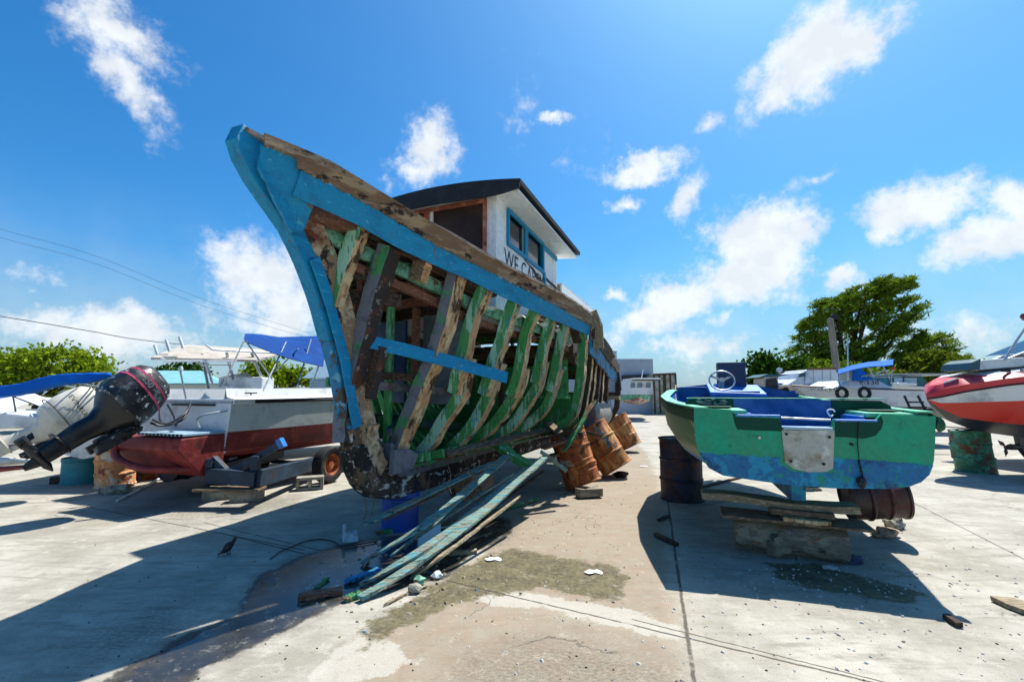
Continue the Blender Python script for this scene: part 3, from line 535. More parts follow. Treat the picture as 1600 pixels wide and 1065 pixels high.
for k, (s, z) in enumerate(RT):
    pts = [(b, a) for a, b in z][::-1]; t0, z0 = pts[0]; tr, zr = rail(s); zt = interp(s, UBS, UBZ)-.06 if s < 3.4 else zr-.16; zt = max(zt, z0+.02); pts = [(min(t, H(s, z)-.012) if z > 2.3 and s < 3.4 else t, z) for t, z in pts]; pts = [(H(s, zt)-.005, zt)]+pts
    e = (.40, .60) if k in (1, 2, 3) else (.3, .45)
    o = rib(pts, s, True, mats=RM[k], futt=k not in (0, 6, 7, 8, 9, 10, 11), wd=(.24 if k == 0 else .2 if k == 6 else .175 if k in (1, 2) else .16), dp=.13, ends=e)
    if LB[k]: o['label'] = LB[k]
for s, ztop, zbot, mats, w, lb in ((-.42, 2.88, 1.05, ('greyp', 'darkface'), .19, 'dark tarred rib near the bow'), (-.72, 2.98, 2.28, ('green2', 'creamteal'), .12, 'short teal rib stub hanging below the blue strake'), (-.08, 2.82, 2.62, ('wood', 'cream'), .13, 'sawn off rib stub'), (-.26, 1.95, 1.45, ('dkwood', 'darkface'), .12, None), (-.18, 1.2, .72, ('greyp', 'creamteal'), .16, None)):
    zz = np.linspace(ztop, zbot, 8); o = rib([(H(s, z)-.01, z) for z in zz], s, True, mats=mats, futt=False, wd=w, dp=.15)
    if lb: o['label'] = lb
# starboard frames
for s in (-.42, .0, .3, .75, 1.0, 1.25, 1.5, 1.75, 2.0, 2.25, 2.5, 2.75, 3.5, 4.6, 5.6, 6.2):
    zt = rail(s)[1]-.2; zb = .78 if s >= 0 else 1.7
    rib([(H(s, z)-.03, z) for z in np.linspace(zt, zb, 10)], s, False, mats=('green', 'green'), futt=False, wd=.1, dp=.11)
def cprism(poly, w, t0=0): # centre-plane (s,z) polygon, width w
    return [W_(s, t0, z) for s, z in poly], BN*(-w/2), BN*(w/2)
def hullband(name, m, s0, s1, zf0, zf1, th=.035, off=.0, port=True, nu=30, parent=boat, rag=0., label=None, nv=3):
    sg = 1 if port else -1; mb = MB()
    rg = [(random.uniform(-rag, rag), random.uniform(-rag, rag)) for _ in range(nu+1)]
    def f(u, v):
        s = s0+(s1-s0)*u; k = int(round(u*nu)); a = zf0(s)+rg[k][0]; b = zf1(s)+rg[k][1]*(0 if name == 'sheer_plank' else 1); z = a+(b-a)*v; return W_(s, sg*(H(s, z)+off+th), z)
    if sg < 0: mb.grid(lambda u, v: f(u, v), nu, nv, th=th)
    else: mb.grid(lambda u, v: f(1-u, v), nu, nv, th=th)
    return mb.build(name, m, parent, label=label)
# stem, apron, keel
outer = polyline([Vector((s, z, 0)) for z, s in STEM[:11]], 26)
def stem_piece(name, m, i0, i1, a, b, w, t0=0., label=None, rag=0., wl=None):
    mb = MB(); vs = []; n = i1-i0+1
    for k, i in enumerate(range(i0, i1+1)):
        p = outer[i]; tt = (outer[min(i+1, 25)]-outer[max(i-1, 0)]).normalized(); nn = Vector((-tt.y, tt.x, 0)); nn = nn if nn.x > 0 else -nn
        if i == 0: nn = Vector((.9, -.43, 0))
        q0 = p+nn*(a+random.uniform(-rag, rag)); q1 = p+nn*(b+random.uniform(-rag, rag)); ww = w if wl is None else w+(wl-w)*k/(n-1)
        vs += [W_(q0.x, t0-ww/2*.75, q0.y), W_(q0.x, t0+ww/2*.75, q0.y), W_(q1.x, t0+ww/2, q1.y), W_(q1.x, t0-ww/2, q1.y)]
    fs = [(i*4+k, i*4+(k+1) % 4, i*4+4+(k+1) % 4, i*4+4+k) for i in range(n-1) for k in range(4)]+[(3, 2, 1, 0), tuple((n-1)*4+k for k in range(4))]
    mb.add(vs, fs); return mb.build(name, m, boat, bevel=.008, label=label)
stem_piece('stem_head', 'blue', 0, 13, 0, .27, .17, label='blue painted stem head', rag=.004)
stem_piece('stem', 'blue_old', 13, 19, .004, .15, .155, rag=.008, label='stem with flaking blue and bare wood')
stem_piece('stem', 'stemlow', 19, 25, 0, .26, .18, rag=.012, label='peeling lower stem')
stem_piece('stem_plank', 'blue', 8, 19, .03, .145, .03, t0=.098, rag=.006, label='blue plank down the side of the stem')
stem_piece('apron', 'apron', 6, 24, .14, .33, .27, rag=.010, wl=.25, label='beige peeled inner stem')
# forefoot knee and keel
mb = MB(); poly = [(-.42, 1.0), (-.385, .86), (-.33, .74), (-.25, .62), (-.15, .53), (-.04, .46), (.1, .42), (.3, .39), (.9, .37), (7.0, .40), (7.0, .66), (1.2, .64), (.62, .62), (.38, .62), (.2, .66), (.1, .76), (.04, .9), (0, 1.06)]
mb.prism(*cprism(poly, .2)); mb.build('keel', 'keel', boat, bevel=.015, label='keel and forefoot with burnt flaking paint')
mb = MB(); mb.prism(*cprism([(.28, .62), (.5, .60), (6.9, .62), (6.9, .74), (1.2, .78), (.4, .86), (.12, 1.0), (.1, .8)], .26)); mb.build('keelson', 'greyp', boat, bevel=.01)
mb = MB()
mb.prism([W_(.06, .14, .68), W_(.06, .15, .93), W_(.3, .18, .91), W_(.42, .2, .84), (W_(.36, .17, .70))], BN*0, BN*.06); mb.build('floor_timber', 'greyp', boat, label='grey floor timber with rust streaks')
# garboard shelf (green curved planks left low on the hull)
mb = MB(); mb.sweep(polyline([W_(*p) for p in ((.35, .10, .73), (1.2, .24, .76), (2.2, .38, .79), (3.2, .64, .84), (4.4, .92, .90), (6.3, 1.0, .90))], 40), .15, .035, up=(.3, -.1, 1), jit=.005); mb.build('bottom_plank', 'greenplank', boat, label='long bottom plank under the rib ends')
mb = MB(); mb.sweep(polyline([W_(*p) for p in ((.9, .34, .80), (2.0, .58, .86), (3.2, .85, .93), (4.4, 1.05, .98), (6.2, 1.1, .98))], 40), .10, .03, up=(.5, -.2, 1), jit=.004); mb.build('bottom_plank', 'wood', boat)
hullband('bottom_plank', 'greenplank', -.1, 6.4, lambda s: .66, lambda s: 1.05, port=False, off=-.02)
hullband('side_plank', 'greenboard', -.1, 6.4, lambda s: 1.05, lambda s: 1.24, port=False, off=-.02)
hullband('side_plank', 'dkgreen', 2.6, 6.6, lambda s: 1.25, lambda s: rail(s)[1]-.4, port=False, off=-.02)
hullband('side_plank', 'blue_old', -1.12, 6.6, lambda s: rail(s)[1]-.5, lambda s: rail(s)[1]-.02, port=False, off=-.01)
# hood plate at the bow, sheer strake and rail
hood = hullband('bow_planking', 'blue', -1.62, -1.19, lambda s: interp(s, [-1.62, -1.45, -1.3, -1.19], [3.2, 2.98, 2.80, 2.86]), lambda s: rail(s)[1]-.10, th=.03, off=.004, rag=.014, nu=22, label='blue planking at the bow with a torn edge')
hullband('sheer_strake', 'blue', -1.36, 3.32, lambda s: interp(s, LBS, LBZ), lambda s: interp(s, UBS, UBZ), th=.04, off=.012, nu=60, rag=.0012, label='blue sheer strake')
hullband('sheer_plank', 'rail', -1.62, 3.34, lambda s: (interp(s, UBS, UBZ) if s > -1.41 else rail(s)[1]-.10)-.01, lambda s: rail(s)[1]-.02, th=.03, off=.045, nu=220, rag=.011, label='rotten brown top plank under the rail')
mb = MB(); rp = []
for i in range(61): s = -1.70+i/60*5.06; t, z = rail(s); rp.append(W_(s, t-.02, z-.012))
mb.sweep(rp, .19, .03, jit=.002, ws=[.3+.7*min(1, i/14) for i in range(61)]); mb.build('rail_cap', 'rail_cap', boat, label='pale weathered rail cap')
mb = MB(); mb.sweep([W_(s, -rail(s)[0], rail(s)[1]-.012) for s in np.linspace(-1.5, 6.7, 50)], .12, .035); mb.build('rail_cap', 'rail_cap', boat)
hullband('sheer_strake', 'blue_old', 3.42, 6.75, lambda s: rail(s)[1]-.40, lambda s: rail(s)[1]-.16, th=.035, off=.02, nu=30, rag=.02, label='broken blue strake towards the stern')
hullband('sheer_plank', 'dkwood', 3.40, 6.75, lambda s: rail(s)[1]-.17, lambda s: rail(s)[1]+.02, th=.05, off=.03, nu=30, rag=.02)
mb = MB(); mb.sweep([W_(3.36, 1.6, 2.84), W_(3.42, 1.66, 2.6), W_(3.52, 1.66, 2.26)], .16, .05, up=BD, jit=.01); mb.build('broken_plank', 'ltwood', boat, label='splintered tan plank at the broken rail')
# clamps and beams under the deck, port side in view
def inner(name, m, s0, s1, dz, off, w, h, sg=1, n=24):
    mb = MB(); mb.sweep([W_(s, sg*(H(s, rail(s)[1]-dz)-off), rail(s)[1]-dz) for s in np.linspace(s0, s1, n)], w, h, jit=.003); return mb.build(name, m, boat)
inner('beam_shelf', 'mint', -.95, 3.2, .42, .19, .05, .13); inner('beam_shelf', 'pinkwood', -.9, 3.2, .57, .20, .07, .08); inner('beam_shelf', 'pinkwood', -.9, 6.5, .5, .2, .07, .12, -1); inner('beam_shelf', 'dkwood', 3.3, 6.5, .5, .19, .07, .1)
for i, s in enumerate(np.arange(-.95, 6.6, .42)):
    t = H(s, rail(s)[1]-.4)-.14; mb = MB(); z = rail(s)[1]-.37
    if .95 < s < 2.6 and i % 2: mb.sweep([W_(s, -t, z), W_(s, 0, z+.07), W_(s, t*.5, z+.03)], .07, .11, jit=.004)
    else: mb.sweep([W_(s, -t, z), W_(s, 0, z+.05), W_(s, t-.05, z)], .08, .10, jit=.004)
    mb.build('deck_beam', ['pinkwood', 'dkwood', 'greenplank', 'wood'][i % 4], boat)
for j in range(22):
    f = -1+2*(j+.5)/22
    for (a, b) in ((-.92, .9), (.93, 2.0), (2.03, 3.4), (3.43, 6.7)):
        if f > .45 and a in (.93, 2.03) and random.random() < .62: continue
        if f > .8 and a > 3: continue
        mb = MB(); pts = [W_(s, f*(H(s, rail(s)[1]-.3)-.06), rail(s)[1]-.27+.05*(1-f*f)) for s in np.linspace(a, b, 7)]
        mb.sweep(pts, .012+.095*interp((a+b)/2, [-1.3, 0, 1], [.45, .8, 1.25]), .03, jit=.003); mb.build('deck_plank', ['dkwood', 'wood', 'dkwood'][j % 3], boat)
mb = MB()
for (s, t, a, b) in ((1.15, .78, .34, .26), (1.55, .98, .3, .2), (2.2, 1.15, .3, .18), (2.7, 1.2, .25, .15)):
    c = W_(s, t, rail(s)[1]-.36); mb.grid(lambda u, v: c+BD*(u-.5)*a*1.6+BN*(v-.5)*b+Vector((0, 0, .05*math.sin(u*7)*math.cos(v*5))), 8, 6)
mb.build('torn_cloth', 'tarp', boat, label='scraps of white cloth under the deck')
mb = MB(); zz = rail(-1)[1]-.34; mb.prism([W_(-1.27, 0, zz), W_(-.9, .30, zz), W_(-.7, .36, zz), W_(-.7, -.36, zz), W_(-.9, -.30, zz)], Vector((0, 0, -.06)), Vector((0, 0, .09))); mb.build('breasthook', 'pinkwood', boat)
# bulkheads and inner joinery
mb = MB(); mb.box(W_(1.15, .18, 1.95), (.04, .62, 1.15), Matrix.Rotation(ZA, 3, 'Z')); mb.box(W_(1.12, -.12, 1.95), (.05, .07, 1.15), Matrix.Rotation(ZA, 3, 'Z')); mb.build('bulkhead_panel', 'greyboard', boat, bevel=.004, label='blue grey bulkhead panel')
mb = MB(); R3z = Matrix.Rotation(ZA, 3, 'Z')
mb.box(W_(.75, -.42, 1.9), (.04, .5, 1.0), R3z); mb.build('bulkhead_panel', 'navy', boat, label='dark navy bulkhead panel')
mb = MB(); s = 3.0; outline = [(H(s, z)-.17, z) for z in np.linspace(.8, 1.95, 9)]
mb.prism([W_(s, t, z) for t, z in outline]+[W_(s, -t, z) for t, z in outline[::-1]], BD*0, BD*.04); mb.build('bulkhead', 'greenboard', boat, label='green painted lower bulkhead')
mb = MB(); mb.box(W_(2.97, .1, 1.9), (.05, 2.3, .05), R3z); mb.box(W_(2.97, .2, 1.45), (.05, 2.2, .035), R3z); mb.box(W_(2.97, .3, 1.2), (.05, .04, 1.2), R3z); mb.box(W_(2.97, -.3, 1.2), (.05, .04, 1.2), R3z); mb.build('bulkhead_batten', 'green', boat)
mb = MB(); mb.box(W_(3.25, 1.05, 1.75), (.03, .3, .62), R3z); mb.build('bulkhead_bracket', 'green', boat)
mb = MB(); mb.prism([W_(3.9, 1.2, 1.05), W_(3.9, 1.2, 1.5), W_(3.9, .4, 1.5), W_(3.9, .3, .75), W_(3.9, .9, .8)], BD*0, BD*.05); mb.build('floor_timber', 'green', boat)
for a, b, w, h, m in (((-.5, -.2, 1.62), (1.1, .42, 1.52), .05, .09, 'greyp'), ((-.5, -.15, 1.95), (.05, .22, 1.98), .06, .1, 'pinkwood'), ((-.2, -.3, 1.72), (.35, .48, 1.66), .05, .08, 'dkwood'), ((.0, -.2, 1.25), (2.4, -.3, 1.0), .08, .12, 'dkgreen'), ((.1, .1, 1.1), (1.8, -.6, 1.5), .06, .08, 'dkgreen'), ((-.6, -.1, 2.44), (-.2, .42, 2.42), .06, .12, 'dkwood'), ((-.85, -.15, 2.62), (-.3, .40, 2.64), .06, .1, 'dkwood')):
    mb = MB(); mb.beam(W_(*a), W_(*b), w, h); mb.build('stringer', m, boat, bevel=.005)
for s, t, z0, z1, m in ((-.35, .05, 1.6, 2.7, 'pinkwood'), (-.22, .1, 1.9, 2.7, 'greenplank'), (.2, .0, .9, 2.5, 'green'), (.55, .1, 1.3, 2.5, 'pinkwood'), (2.4, .4, .9, 2.3, 'dkwood')):
    mb = MB(); mb.beam(W_(s, t, z0), W_(s, t, z1), .07, .07, up=BD); mb.build('post', m, boat, bevel=.004)
for z, m in ((2.06, 'wood'), (1.98, 'mint'), (1.86, 'mint'), (1.78, 'dkwood')):
    mb = MB(); mb.sweep([W_(s, -H(s, z)+.12, z) for s in np.linspace(.2, 6.3, 12)], .04, .07, jit=.004); mb.build('ceiling_plank', m, boat)
for s in np.arange(.5, 2.9, .3):
    mb = MB(); mb.sweep([W_(s, -.85, .98), W_(s, -.4, .80), W_(s, 0, .76), W_(s, .35, .82)], .05, .09); mb.build('floor_timber', 'green', boat)
# nailed-on loose blue plank
a = tz(553, 529, -.48); b = tz(665, 560, .4); c = tz(788, 590, 1.14)
mb = MB(); A3 = W_(-.48, a[0]+.03, a[1]); C3 = W_(1.14, c[0], c[1]); pl = polyline([A3, A3.lerp(C3, .5)+BN*.085-BD*.03, C3+BN*.03], 14); ups = BN
for i in range(13): pass
mb.sweep(pl, .028, .13, jit=.003); mb.build('loose_plank', 'blue', boat, label='blue plank nailed slantwise across the ribs')
# stern: transom framing, sternpost, tank
mb = MB(); s = 6.75
for sg in (1, -1): mb.sweep([W_(s, sg*t, z) for t, z in ((1.44, 2.05), (1.46, 1.6), (1.42, 1.2), (1.25, .9), (.9, .72), (.1, .6))], .1, .12)
mb.sweep([W_(s, -1.44, 1.5), W_(s, 1.44, 1.5)], .12, .1); mb.sweep([W_(s, -1.4, 2.02), W_(s, 1.44, 2.02)], .12, .12); mb.build('transom_frame', 'dkwood', boat, bevel=.01)
mb = MB(); mb.box(W_(6.72, 1.25, 1.42), (.3, .5, .09), R3z); mb.build('stern_block', 'ltwood', boat)
mb = MB(); mb.lathe([(.0, -.9), (.33, -.88), (.36, -.8), (.36, .8), (.33, .88), (0, .9)], c=W_(5.7, 1.0, 1.1), R=Matrix.Rotation(ZA, 3, 'Z') @ Matrix.Rotation(PI/2, 3, 'Y'), cap=False); mb.build('tank', 'concblock', boat, smooth=True, label='grey cylindrical tank in the stern')
mb = MB(); s = 6.7
mb.prism([W_(s, -1.4, 2.1), W_(s, -1.4, .95), W_(s, 0, .66), W_(s, .3, .7), W_(s, .3, 1.9), W_(s, -.2, 2.1)], BD*0, BD*.04); mb.build('transom', 'dkgreen', boat)
# ---- cabin
CS0, CS1, CT, CZ0, CZ1 = 1.27, 4.06, .80, 2.35, 4.09
cw = MB(); th = .05
def wallpoly(pts, nrm): cw.prism(pts, Vector((0, 0, 0)), nrm)
def wall_with_holes(o, ux, L_, H_, holes, nrm):   # panels round rectangular holes
    xs = sorted({0, L_, *[h[0] for h in holes], *[h[1] for h in holes]}); zs = sorted({0, H_, *[h[2] for h in holes], *[h[3] for h in holes]})
    for i in range(len(xs)-1):
        for j in range(len(zs)-1):
            cx, cz = (xs[i]+xs[i+1])/2, (zs[j]+zs[j+1])/2
            if any(h[0] < cx < h[1] and h[2] < cz < h[3] for h in holes): continue
            p = [o+ux*x+Vector((0, 0, z)) for x, z in ((xs[i], zs[j]), (xs[i+1], zs[j]), (xs[i+1], zs[j+1]), (xs[i], zs[j+1]))]; cw.prism(p, Vector((0, 0, 0)), nrm)
SIDEH = [(.40, 1.02, 1.22, 1.64), (1.14, 1.90, 1.22, 1.64)]
wall_with_holes(W_(CS0, CT, CZ0), BD, CS1-CS0, CZ1-CZ0, SIDEH, BN*-th)
wall_with_holes(W_(CS0, -CT, CZ0), BD, CS1-CS0, CZ1-CZ0, [], BN*th)
FH = [(.08, .52, 1.02, 1.66), (.60, 1.42, 1.02, 1.66)]
wall_with_holes(W_(CS0-.01, -CT+.052, CZ0), BN, 2*CT-.104, CZ1-CZ0+.02, FH, BD*th)
cw.build('cabin_wall', 'white', boat, label='white cabin walls with hand painted letters')
def framebox(o, ux, nr, x0, x1, z0, z1, w, pr, m, name='window_frame', pane='pane', mid=None):
    mb = MB(); p = lambda x, z: o+ux*x+Vector((0, 0, z))
    def bar(xa, xb, za, zb): mb.prism([p(xa, za), p(xb, za), p(xb, zb), p(xa, zb)], nr*pr, nr*-.03)
    bar(x0-w, x1+w, z1, z1+w); bar(x0-w, x1+w, z0-w, z0); bar(x0-w, x0, z0, z1); bar(x1, x1+w, z0, z1)
    if mid: bar(mid-w/2, mid+w/2, z0, z1)
    f = mb.build(name, m, boat, bevel=.004)
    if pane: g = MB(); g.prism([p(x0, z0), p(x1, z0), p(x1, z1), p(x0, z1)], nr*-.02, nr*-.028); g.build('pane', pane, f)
    return f
o = W_(CS0, CT, CZ0); f = framebox(o, BD, BN, .40, 1.02, 1.22, 1.64, .055, .035, 'blue', pane='glass'); framebox(o, BD, BN, 1.14, 1.90, 1.22, 1.64, .055, .035, 'blue', pane='glass')  # aft window is an opening; dark pane added there in place of shade inside
mb = MB(); mb.prism([W_(CS0+1.97, CT, CZ0+1.60), W_(CS0+2.75, CT, CZ0+1.60), W_(CS0+2.75, CT, CZ0+1.68), W_(CS0+1.97, CT, CZ0+1.68)], BN*0, BN*.03)
mb.beam(W_(CS0+1.97, CT+.02, CZ0+1.2), W_(CS0+2.1, CT+.02, CZ0+.4), .03, .07, up=BD); mb.build('window_trim', 'blue', boat)
mb = MB(); q = [(1.0, 1.17), (1.2, 1.15), (1.35, 1.14), (1.5, 1.13), (1.7, 1.06), (1.85, 1.08), (1.9, 1.0), (1.75, .99), (1.6, 1.0), (1.45, 1.08), (1.25, 1.12), (1.1, 1.14)]; mb.prism([W_(CS0+x, CT, CZ0+z) for x, z in q], BN*.001, BN*.004); mb.prism([W_(CS0+x, CT, CZ0+z) for x, z in ((2.1, 1.15), (2.78, 1.12), (2.78, 1.06), (2.1, 1.09))], BN*.001, BN*.004); mb.build('wall_crack', 'dkwood', boat)
o = W_(CS0-.01, -CT, CZ0); framebox(o, BN, -BD, .08, .52, 1.02, 1.65, .05, .02, 'rededge', pane='pane'); framebox(o, BN, -BD, .60, 1.42, 1.02, 1.65, .055, .02, 'rededge', pane='pane')
mtx = frame(W_(CS0+1.13, CT+.002, CZ0+.97), BD, BN)
text('WE CAREY', .36, mtx, 'lettering', 'text', boat, .002, .92, sp=1.08)
text('70', .36, frame(W_(CS0+2.48, CT+.002, CZ0+.92), BD, BN), 'lettering', 'text', boat, .002, .8)
# roof: cambered slab with overhang
RS0, RS1, RW = CS0-.13, CS1+.30, 1.18
def roof_f(z0):
    return lambda u, v: W_(RS0+(RS1-RS0)*u+(.22*(1-(2*v-1)**2) if False else -.08*(1-(2*v-1)**2)*(1-u)), -RW+2*RW*v, z0+.06*(1-(2*v-1)**2))
mb = MB(); mb.grid(roof_f(4.12), 6, 16, th=.06); mb.grid(lambda u, v: W_(RS0-.08*(1-(2*v-1)**2)-.012, -RW+2*RW*v, 4.13+.06*(1-(2*v-1)**2)-u*(.07+.13*(1-(2*v-1)**4))), 1, 20, th=.02); mb.build('cabin_roof', 'roof', boat, smooth=False, label='black cambered cabin roof')
mb = MB(); mb.grid(lambda u, v: W_(RS0+.05+(RS1-RS0-.1)*u-.07*(1-(2*v-1)**2)*(1-u), (-RW+.04)+2*(RW-.04)*v, 4.05+.055*(1-(2*v-1)**2)), 6, 16, th=.02); mb.build('roof_soffit', 'white', boat)
# white canopy over the aft deck
mb = MB(); CA, CB, CTt = 4.12, 7.15, .88
for t in (CTt, -CTt): mb.prism([W_(CA, t, 3.24), W_(CB, t, 3.26), W_(CB, t, 3.56), W_(CA, t, 3.55)], BN*-.03, BN*0)
mb.prism([W_(CB, -CTt, 3.26), W_(CB, CTt, 3.26), W_(CB, CTt, 3.56), W_(CB, -CTt, 3.56)], BD*0, BD*.03); mb.prism([W_(CA, -CTt, 3.54), W_(CB, -CTt, 3.54), W_(CB, CTt, 3.54), W_(CA, CTt, 3.54)], (0, 0, 0), (0, 0, .018)); mb.build('aft_canopy', 'white', boat, label='white boxed canopy edge over the aft deck')
mb = MB(); mb.prism([W_(CA, CTt, 3.15), W_(6.2, CTt, 3.16), W_(6.2, CTt, 3.235), W_(CA, CTt, 3.235)], BN*-.02, BN*.01); mb.build('canopy_stripe', 'blue', boat)
mb = MB(); mb.prism([W_(CA, CTt-.02, 2.35), W_(5.6, CTt-.02, 2.3), W_(5.6, CTt-.02, 3.15), W_(CA, CTt-.02, 3.15)], BN*-.03, BN*0); mb.build('deckhouse_side', 'dkwood', boat)
for s in (5.9, 7.05):
    for t in (CTt-.06, -CTt+.06): mb = MB(); mb.beam(W_(min(s, 6.6), t, 2.2), W_(s, t, 3.5), .07, .07, up=BD); mb.build('canopy_post', 'wood', boat)
# rusty bolts and nail heads on the rail, moss strands hanging under the forefoot
mb = MB()
for x, y, dx in ((575, 775, -3), (578, 775, 5), (700, 735, 3)):
    p = P(x, y-8, 4.8); mb.tube(polyline([p, p+Vector((.01*dx, 0, -.09)), p+Vector((.004*dx, .02, -.2)), p+Vector((.012*dx, 0, -.28))], 10), .004, 5)
mb.build('hanging_strands', 'wood', boat)
# seam, nail heads and rust runs on the strake
mb = MB(); rr = random.Random(5)
for i in range(70):
    s = -1.0+4.3*i/69; t, z = rail(s); u_, l_ = interp(s, UBS, UBZ), interp(s, LBS, LBZ); zz = l_+(u_-l_)*rr.choice((.25, .8)); p = W_(s, H(s, zz)+.012+.04, zz); mb.tube([p-BN*.01, p+BN*.004], .007, 6)
for i in range(22):
    u = i/21; s = -1.25+.05*u; zz = 3.25-.36*u; p = W_(s-.03, H(s, zz)+.034, zz); mb.tube([p-BN*.01, p+BN*.006], .006, 6)
mb.build('nail_heads', 'dkmetal', boat)
mb = MB(); sz_ = lambda s: interp(s, LBS, LBZ)*.4+interp(s, UBS, UBZ)*.6; pts = [W_(s, H(s, sz_(s))+.0535, sz_(s)) for s in np.linspace(-1.2, 3.25, 60)]; mb.sweep(pts, .003, .005); mb.build('seam', 'dkwood', boat)
# ------------------------------------------------------------------ generic planing hull in bands
def hull(root, O, ax, L_, B_, zk, zg, bands, rise=.35, sheer=.2, full=.45, chz=.32, chb=.86, rake=.5, nu=22, power=2.2, flare=1., deck='gel', deckdrop=.05, cap=None, transom='gel', u1=1.0):
    """hull with stern at O, heading ax; bands: (v0, v1, material, part name)"""
    O = Vector(O); ax = Vector(ax).normalized(); pt = Vector((-ax.y, ax.x, 0))
    def bm(u): return 1 if u < full else 1-((u-full)/(1-full))**power
    def sec(u, v):
        b = max(.004, B_/2*(bm(u)*(1 if u > full else .92+.08*u/full))); k = zk+rise*max(0, (u-.6)/.4)**2*(zg-zk+sheer); g = zg+sheer*u*u; c = k+(g-k)*chz
        if v < .35: w = v/.35; t, z = chb*b*w*(1-.25*max(0, u-.5)*2), k+(c-k)*w**1.3
        else: w = (v-.35)/.65; t, z = b*(chb*(1-.25*max(0, u-.5)*2)+(1-chb*(1-.25*max(0, u-.5)*2))*w**.6), c+(g-c)*w
        s = L_*u-rake*(1-v)*max(0, u)**5
        return s, t, z
    Wp = lambda s, t, z: O+ax*s+pt*t+Vector((0, 0, z))
    for v0, v1, m, nm in bands:
        mb = MB(); nv = max(2, int((v1-v0)*14))
        for sg in (1, -1):
            f = lambda u, v: Wp(*[a*b for a, b in zip(sec(u*u1, v0+(v1-v0)*v), (1, sg, 1))])
            if sg > 0: mb.grid(f, nu, nv)
            else: mb.grid(lambda u, v: f(1-u, v), nu, nv)
        mb.build(nm, m, root, smooth=True)
    if transom:
        vv = np.linspace(0, 1, 12); P1 = [Wp(*sec(0, v)) for v in vv]; P2 = [Wp(sec(0, v)[0], -sec(0, v)[1], sec(0, v)[2]) for v in vv[1:]][::-1]
        mb = MB(); mb.prism(P1+P2, ax*0, ax*.04); mb.build('transom', transom, root)
    if deck:
        mb = MB()
        for sg in (1, -1): mb.grid(lambda u, v: Wp(sec(u*u1, 1)[0]*.995, sg*sec(u*u1, 1)[1]*(1-v*.999), sec(u*u1, 1)[2]-deckdrop*min(1, v*6)), nu, 8)
        mb.build('deck', deck, root)
    if cap:
        for sg in (1, -1):
            mb = MB(); mb.tube([Wp(sec(u, 1)[0], sg*sec(u, 1)[1], sec(u, 1)[2]-.015) for u in np.linspace(0, u1, 26)], .022, 6); mb.build('rub_rail', cap, root, smooth=True)
    return sec, Wp
def drumprof(r, h, ribs=(.33, .66), rim=.012, fine=()):
    p = [(r*.93, .018), (r*.985, .018), (r+rim, 0), (r+rim, .02), (r, .03)]
    for q in ribs: p += [(r, h*q-.025), (r+.014, h*q-.008), (r+.014, h*q+.008), (r, h*q+.025)]
    for q in fine: p += [(r, h*q-.012), (r+.007, h*q), (r, h*q+.012)]
    p = p[:5]+sorted(p[5:], key=lambda a: a[1])
    return p+[(r, h-.03), (r+rim, h-.02), (r+rim, h), (r*.985, h), (r*.97, h-.02), (r*.4, h-.022), (r*.001, h-.022)]
def drum(name, label, m, base, r=.29, h=.88, tilt=(0, 0), cat='barrel', group=None, wob=.012, fine=(), ribs=(.33, .66), lidm=None):
    """tilt: (angle, azimuth it leans towards)"""
    t = thing(name, label, cat, (0, 0, 0), 0, group); mb = MB(); mb.lathe(drumprof(r, h, ribs, fine=fine), 36, wob=wob, cap=False); mb.lathe([(r*.001, .02), (r*.93, .02)], 36, cap=False)
    mb.build('barrel_body', m, t, smooth=True, ang=35)
    lm = MB(); lm.lathe([(.03, h-.02), (.03, h-.005), (.001, h-.005)], 12, c=(r*.6, 0, 0), cap=False); lm.lathe([(r*.96, h-.019), (.001, h-.0185)], 36, cap=False); lm.build('lid', lidm or m, t, smooth=True)
    a = tilt[1]; R = Matrix.Rotation(tilt[0], 4, Vector((-math.sin(a), math.cos(a), 0)))
    t.matrix_basis = Matrix.Translation(Vector(base)) @ R @ Matrix.Rotation(random.uniform(0, 6), 4, 'Z')
    return t, t.matrix_basis
# ---- barrels leaning on the wreck
def lean(base, top, r, h):   # base contact pixel point and top direction
    d = (top-base).normalized(); return d
def leaning(name, label, m, px, dirv, r, h, fine=(), tex=None, lift=0.):
    g = G(*px); d = Vector(dirv).normalized(); ang = math.acos(d.z); az = math.atan2(d.y, d.x)
    base = Vector((g.x, g.y, r*math.sin(ang)+lift))
    t, mx = drum(name, label, m, base, r, h, (ang, az), group='rusty drums propping the wreck', fine=fine, wob=.02)
    if tex:
        WM[t.name] = mx
        for body, hh, size in tex:
            # faces the viewer: find the side direction pointing to the camera
            c = base+d*(h*hh); v = (Vector((0, 0, EYE))-c); v = (v-d*v.dot(d)).normalized(); v = (v+d.cross(v)*.35).normalized()
            text(body, size, frame(c+v*(r+.016), v.cross(d)*-1 if (v.cross(d)).dot(Vector((1, 0, 0))) < 0 else v.cross(d), v), 'lettering', 'blue', t, .002, 1.)
    return t
leaning('rusty_drum', 'most upright rusty drum nearest the camera, leaning on the hull beside a wood block', 'rust', (912, 764), (-.30, .12, .95), .29, .86, fine=(.22, .27, .42, .78, .82))
leaning('rusty_drum', 'rusty drum with blue painted letters, middle one of three leaning on the hull', 'rust2', (965, 745), (-.50, .2, .84), .29, .88, tex=(('L', .80, .26), ('3', .54, .26)))
leaning('rusty_drum', 'small looking farthest rusty tan drum of three leaning on the hull', 'rust2', (987, 706), (-.42, .2, .88), .29, .86)
mb = MB(); g = G(920, 777); mb.sweep([g+Vector((-.16, -.03, .06)), g+Vector((.0, 0, .07)), g+Vector((.18, .06, .09))], .16, .11, jit=.02); single(mb, 'wood_block', 'log', 'mossy wood chunk wedged under the nearest rusty drum', 'wood block', g)
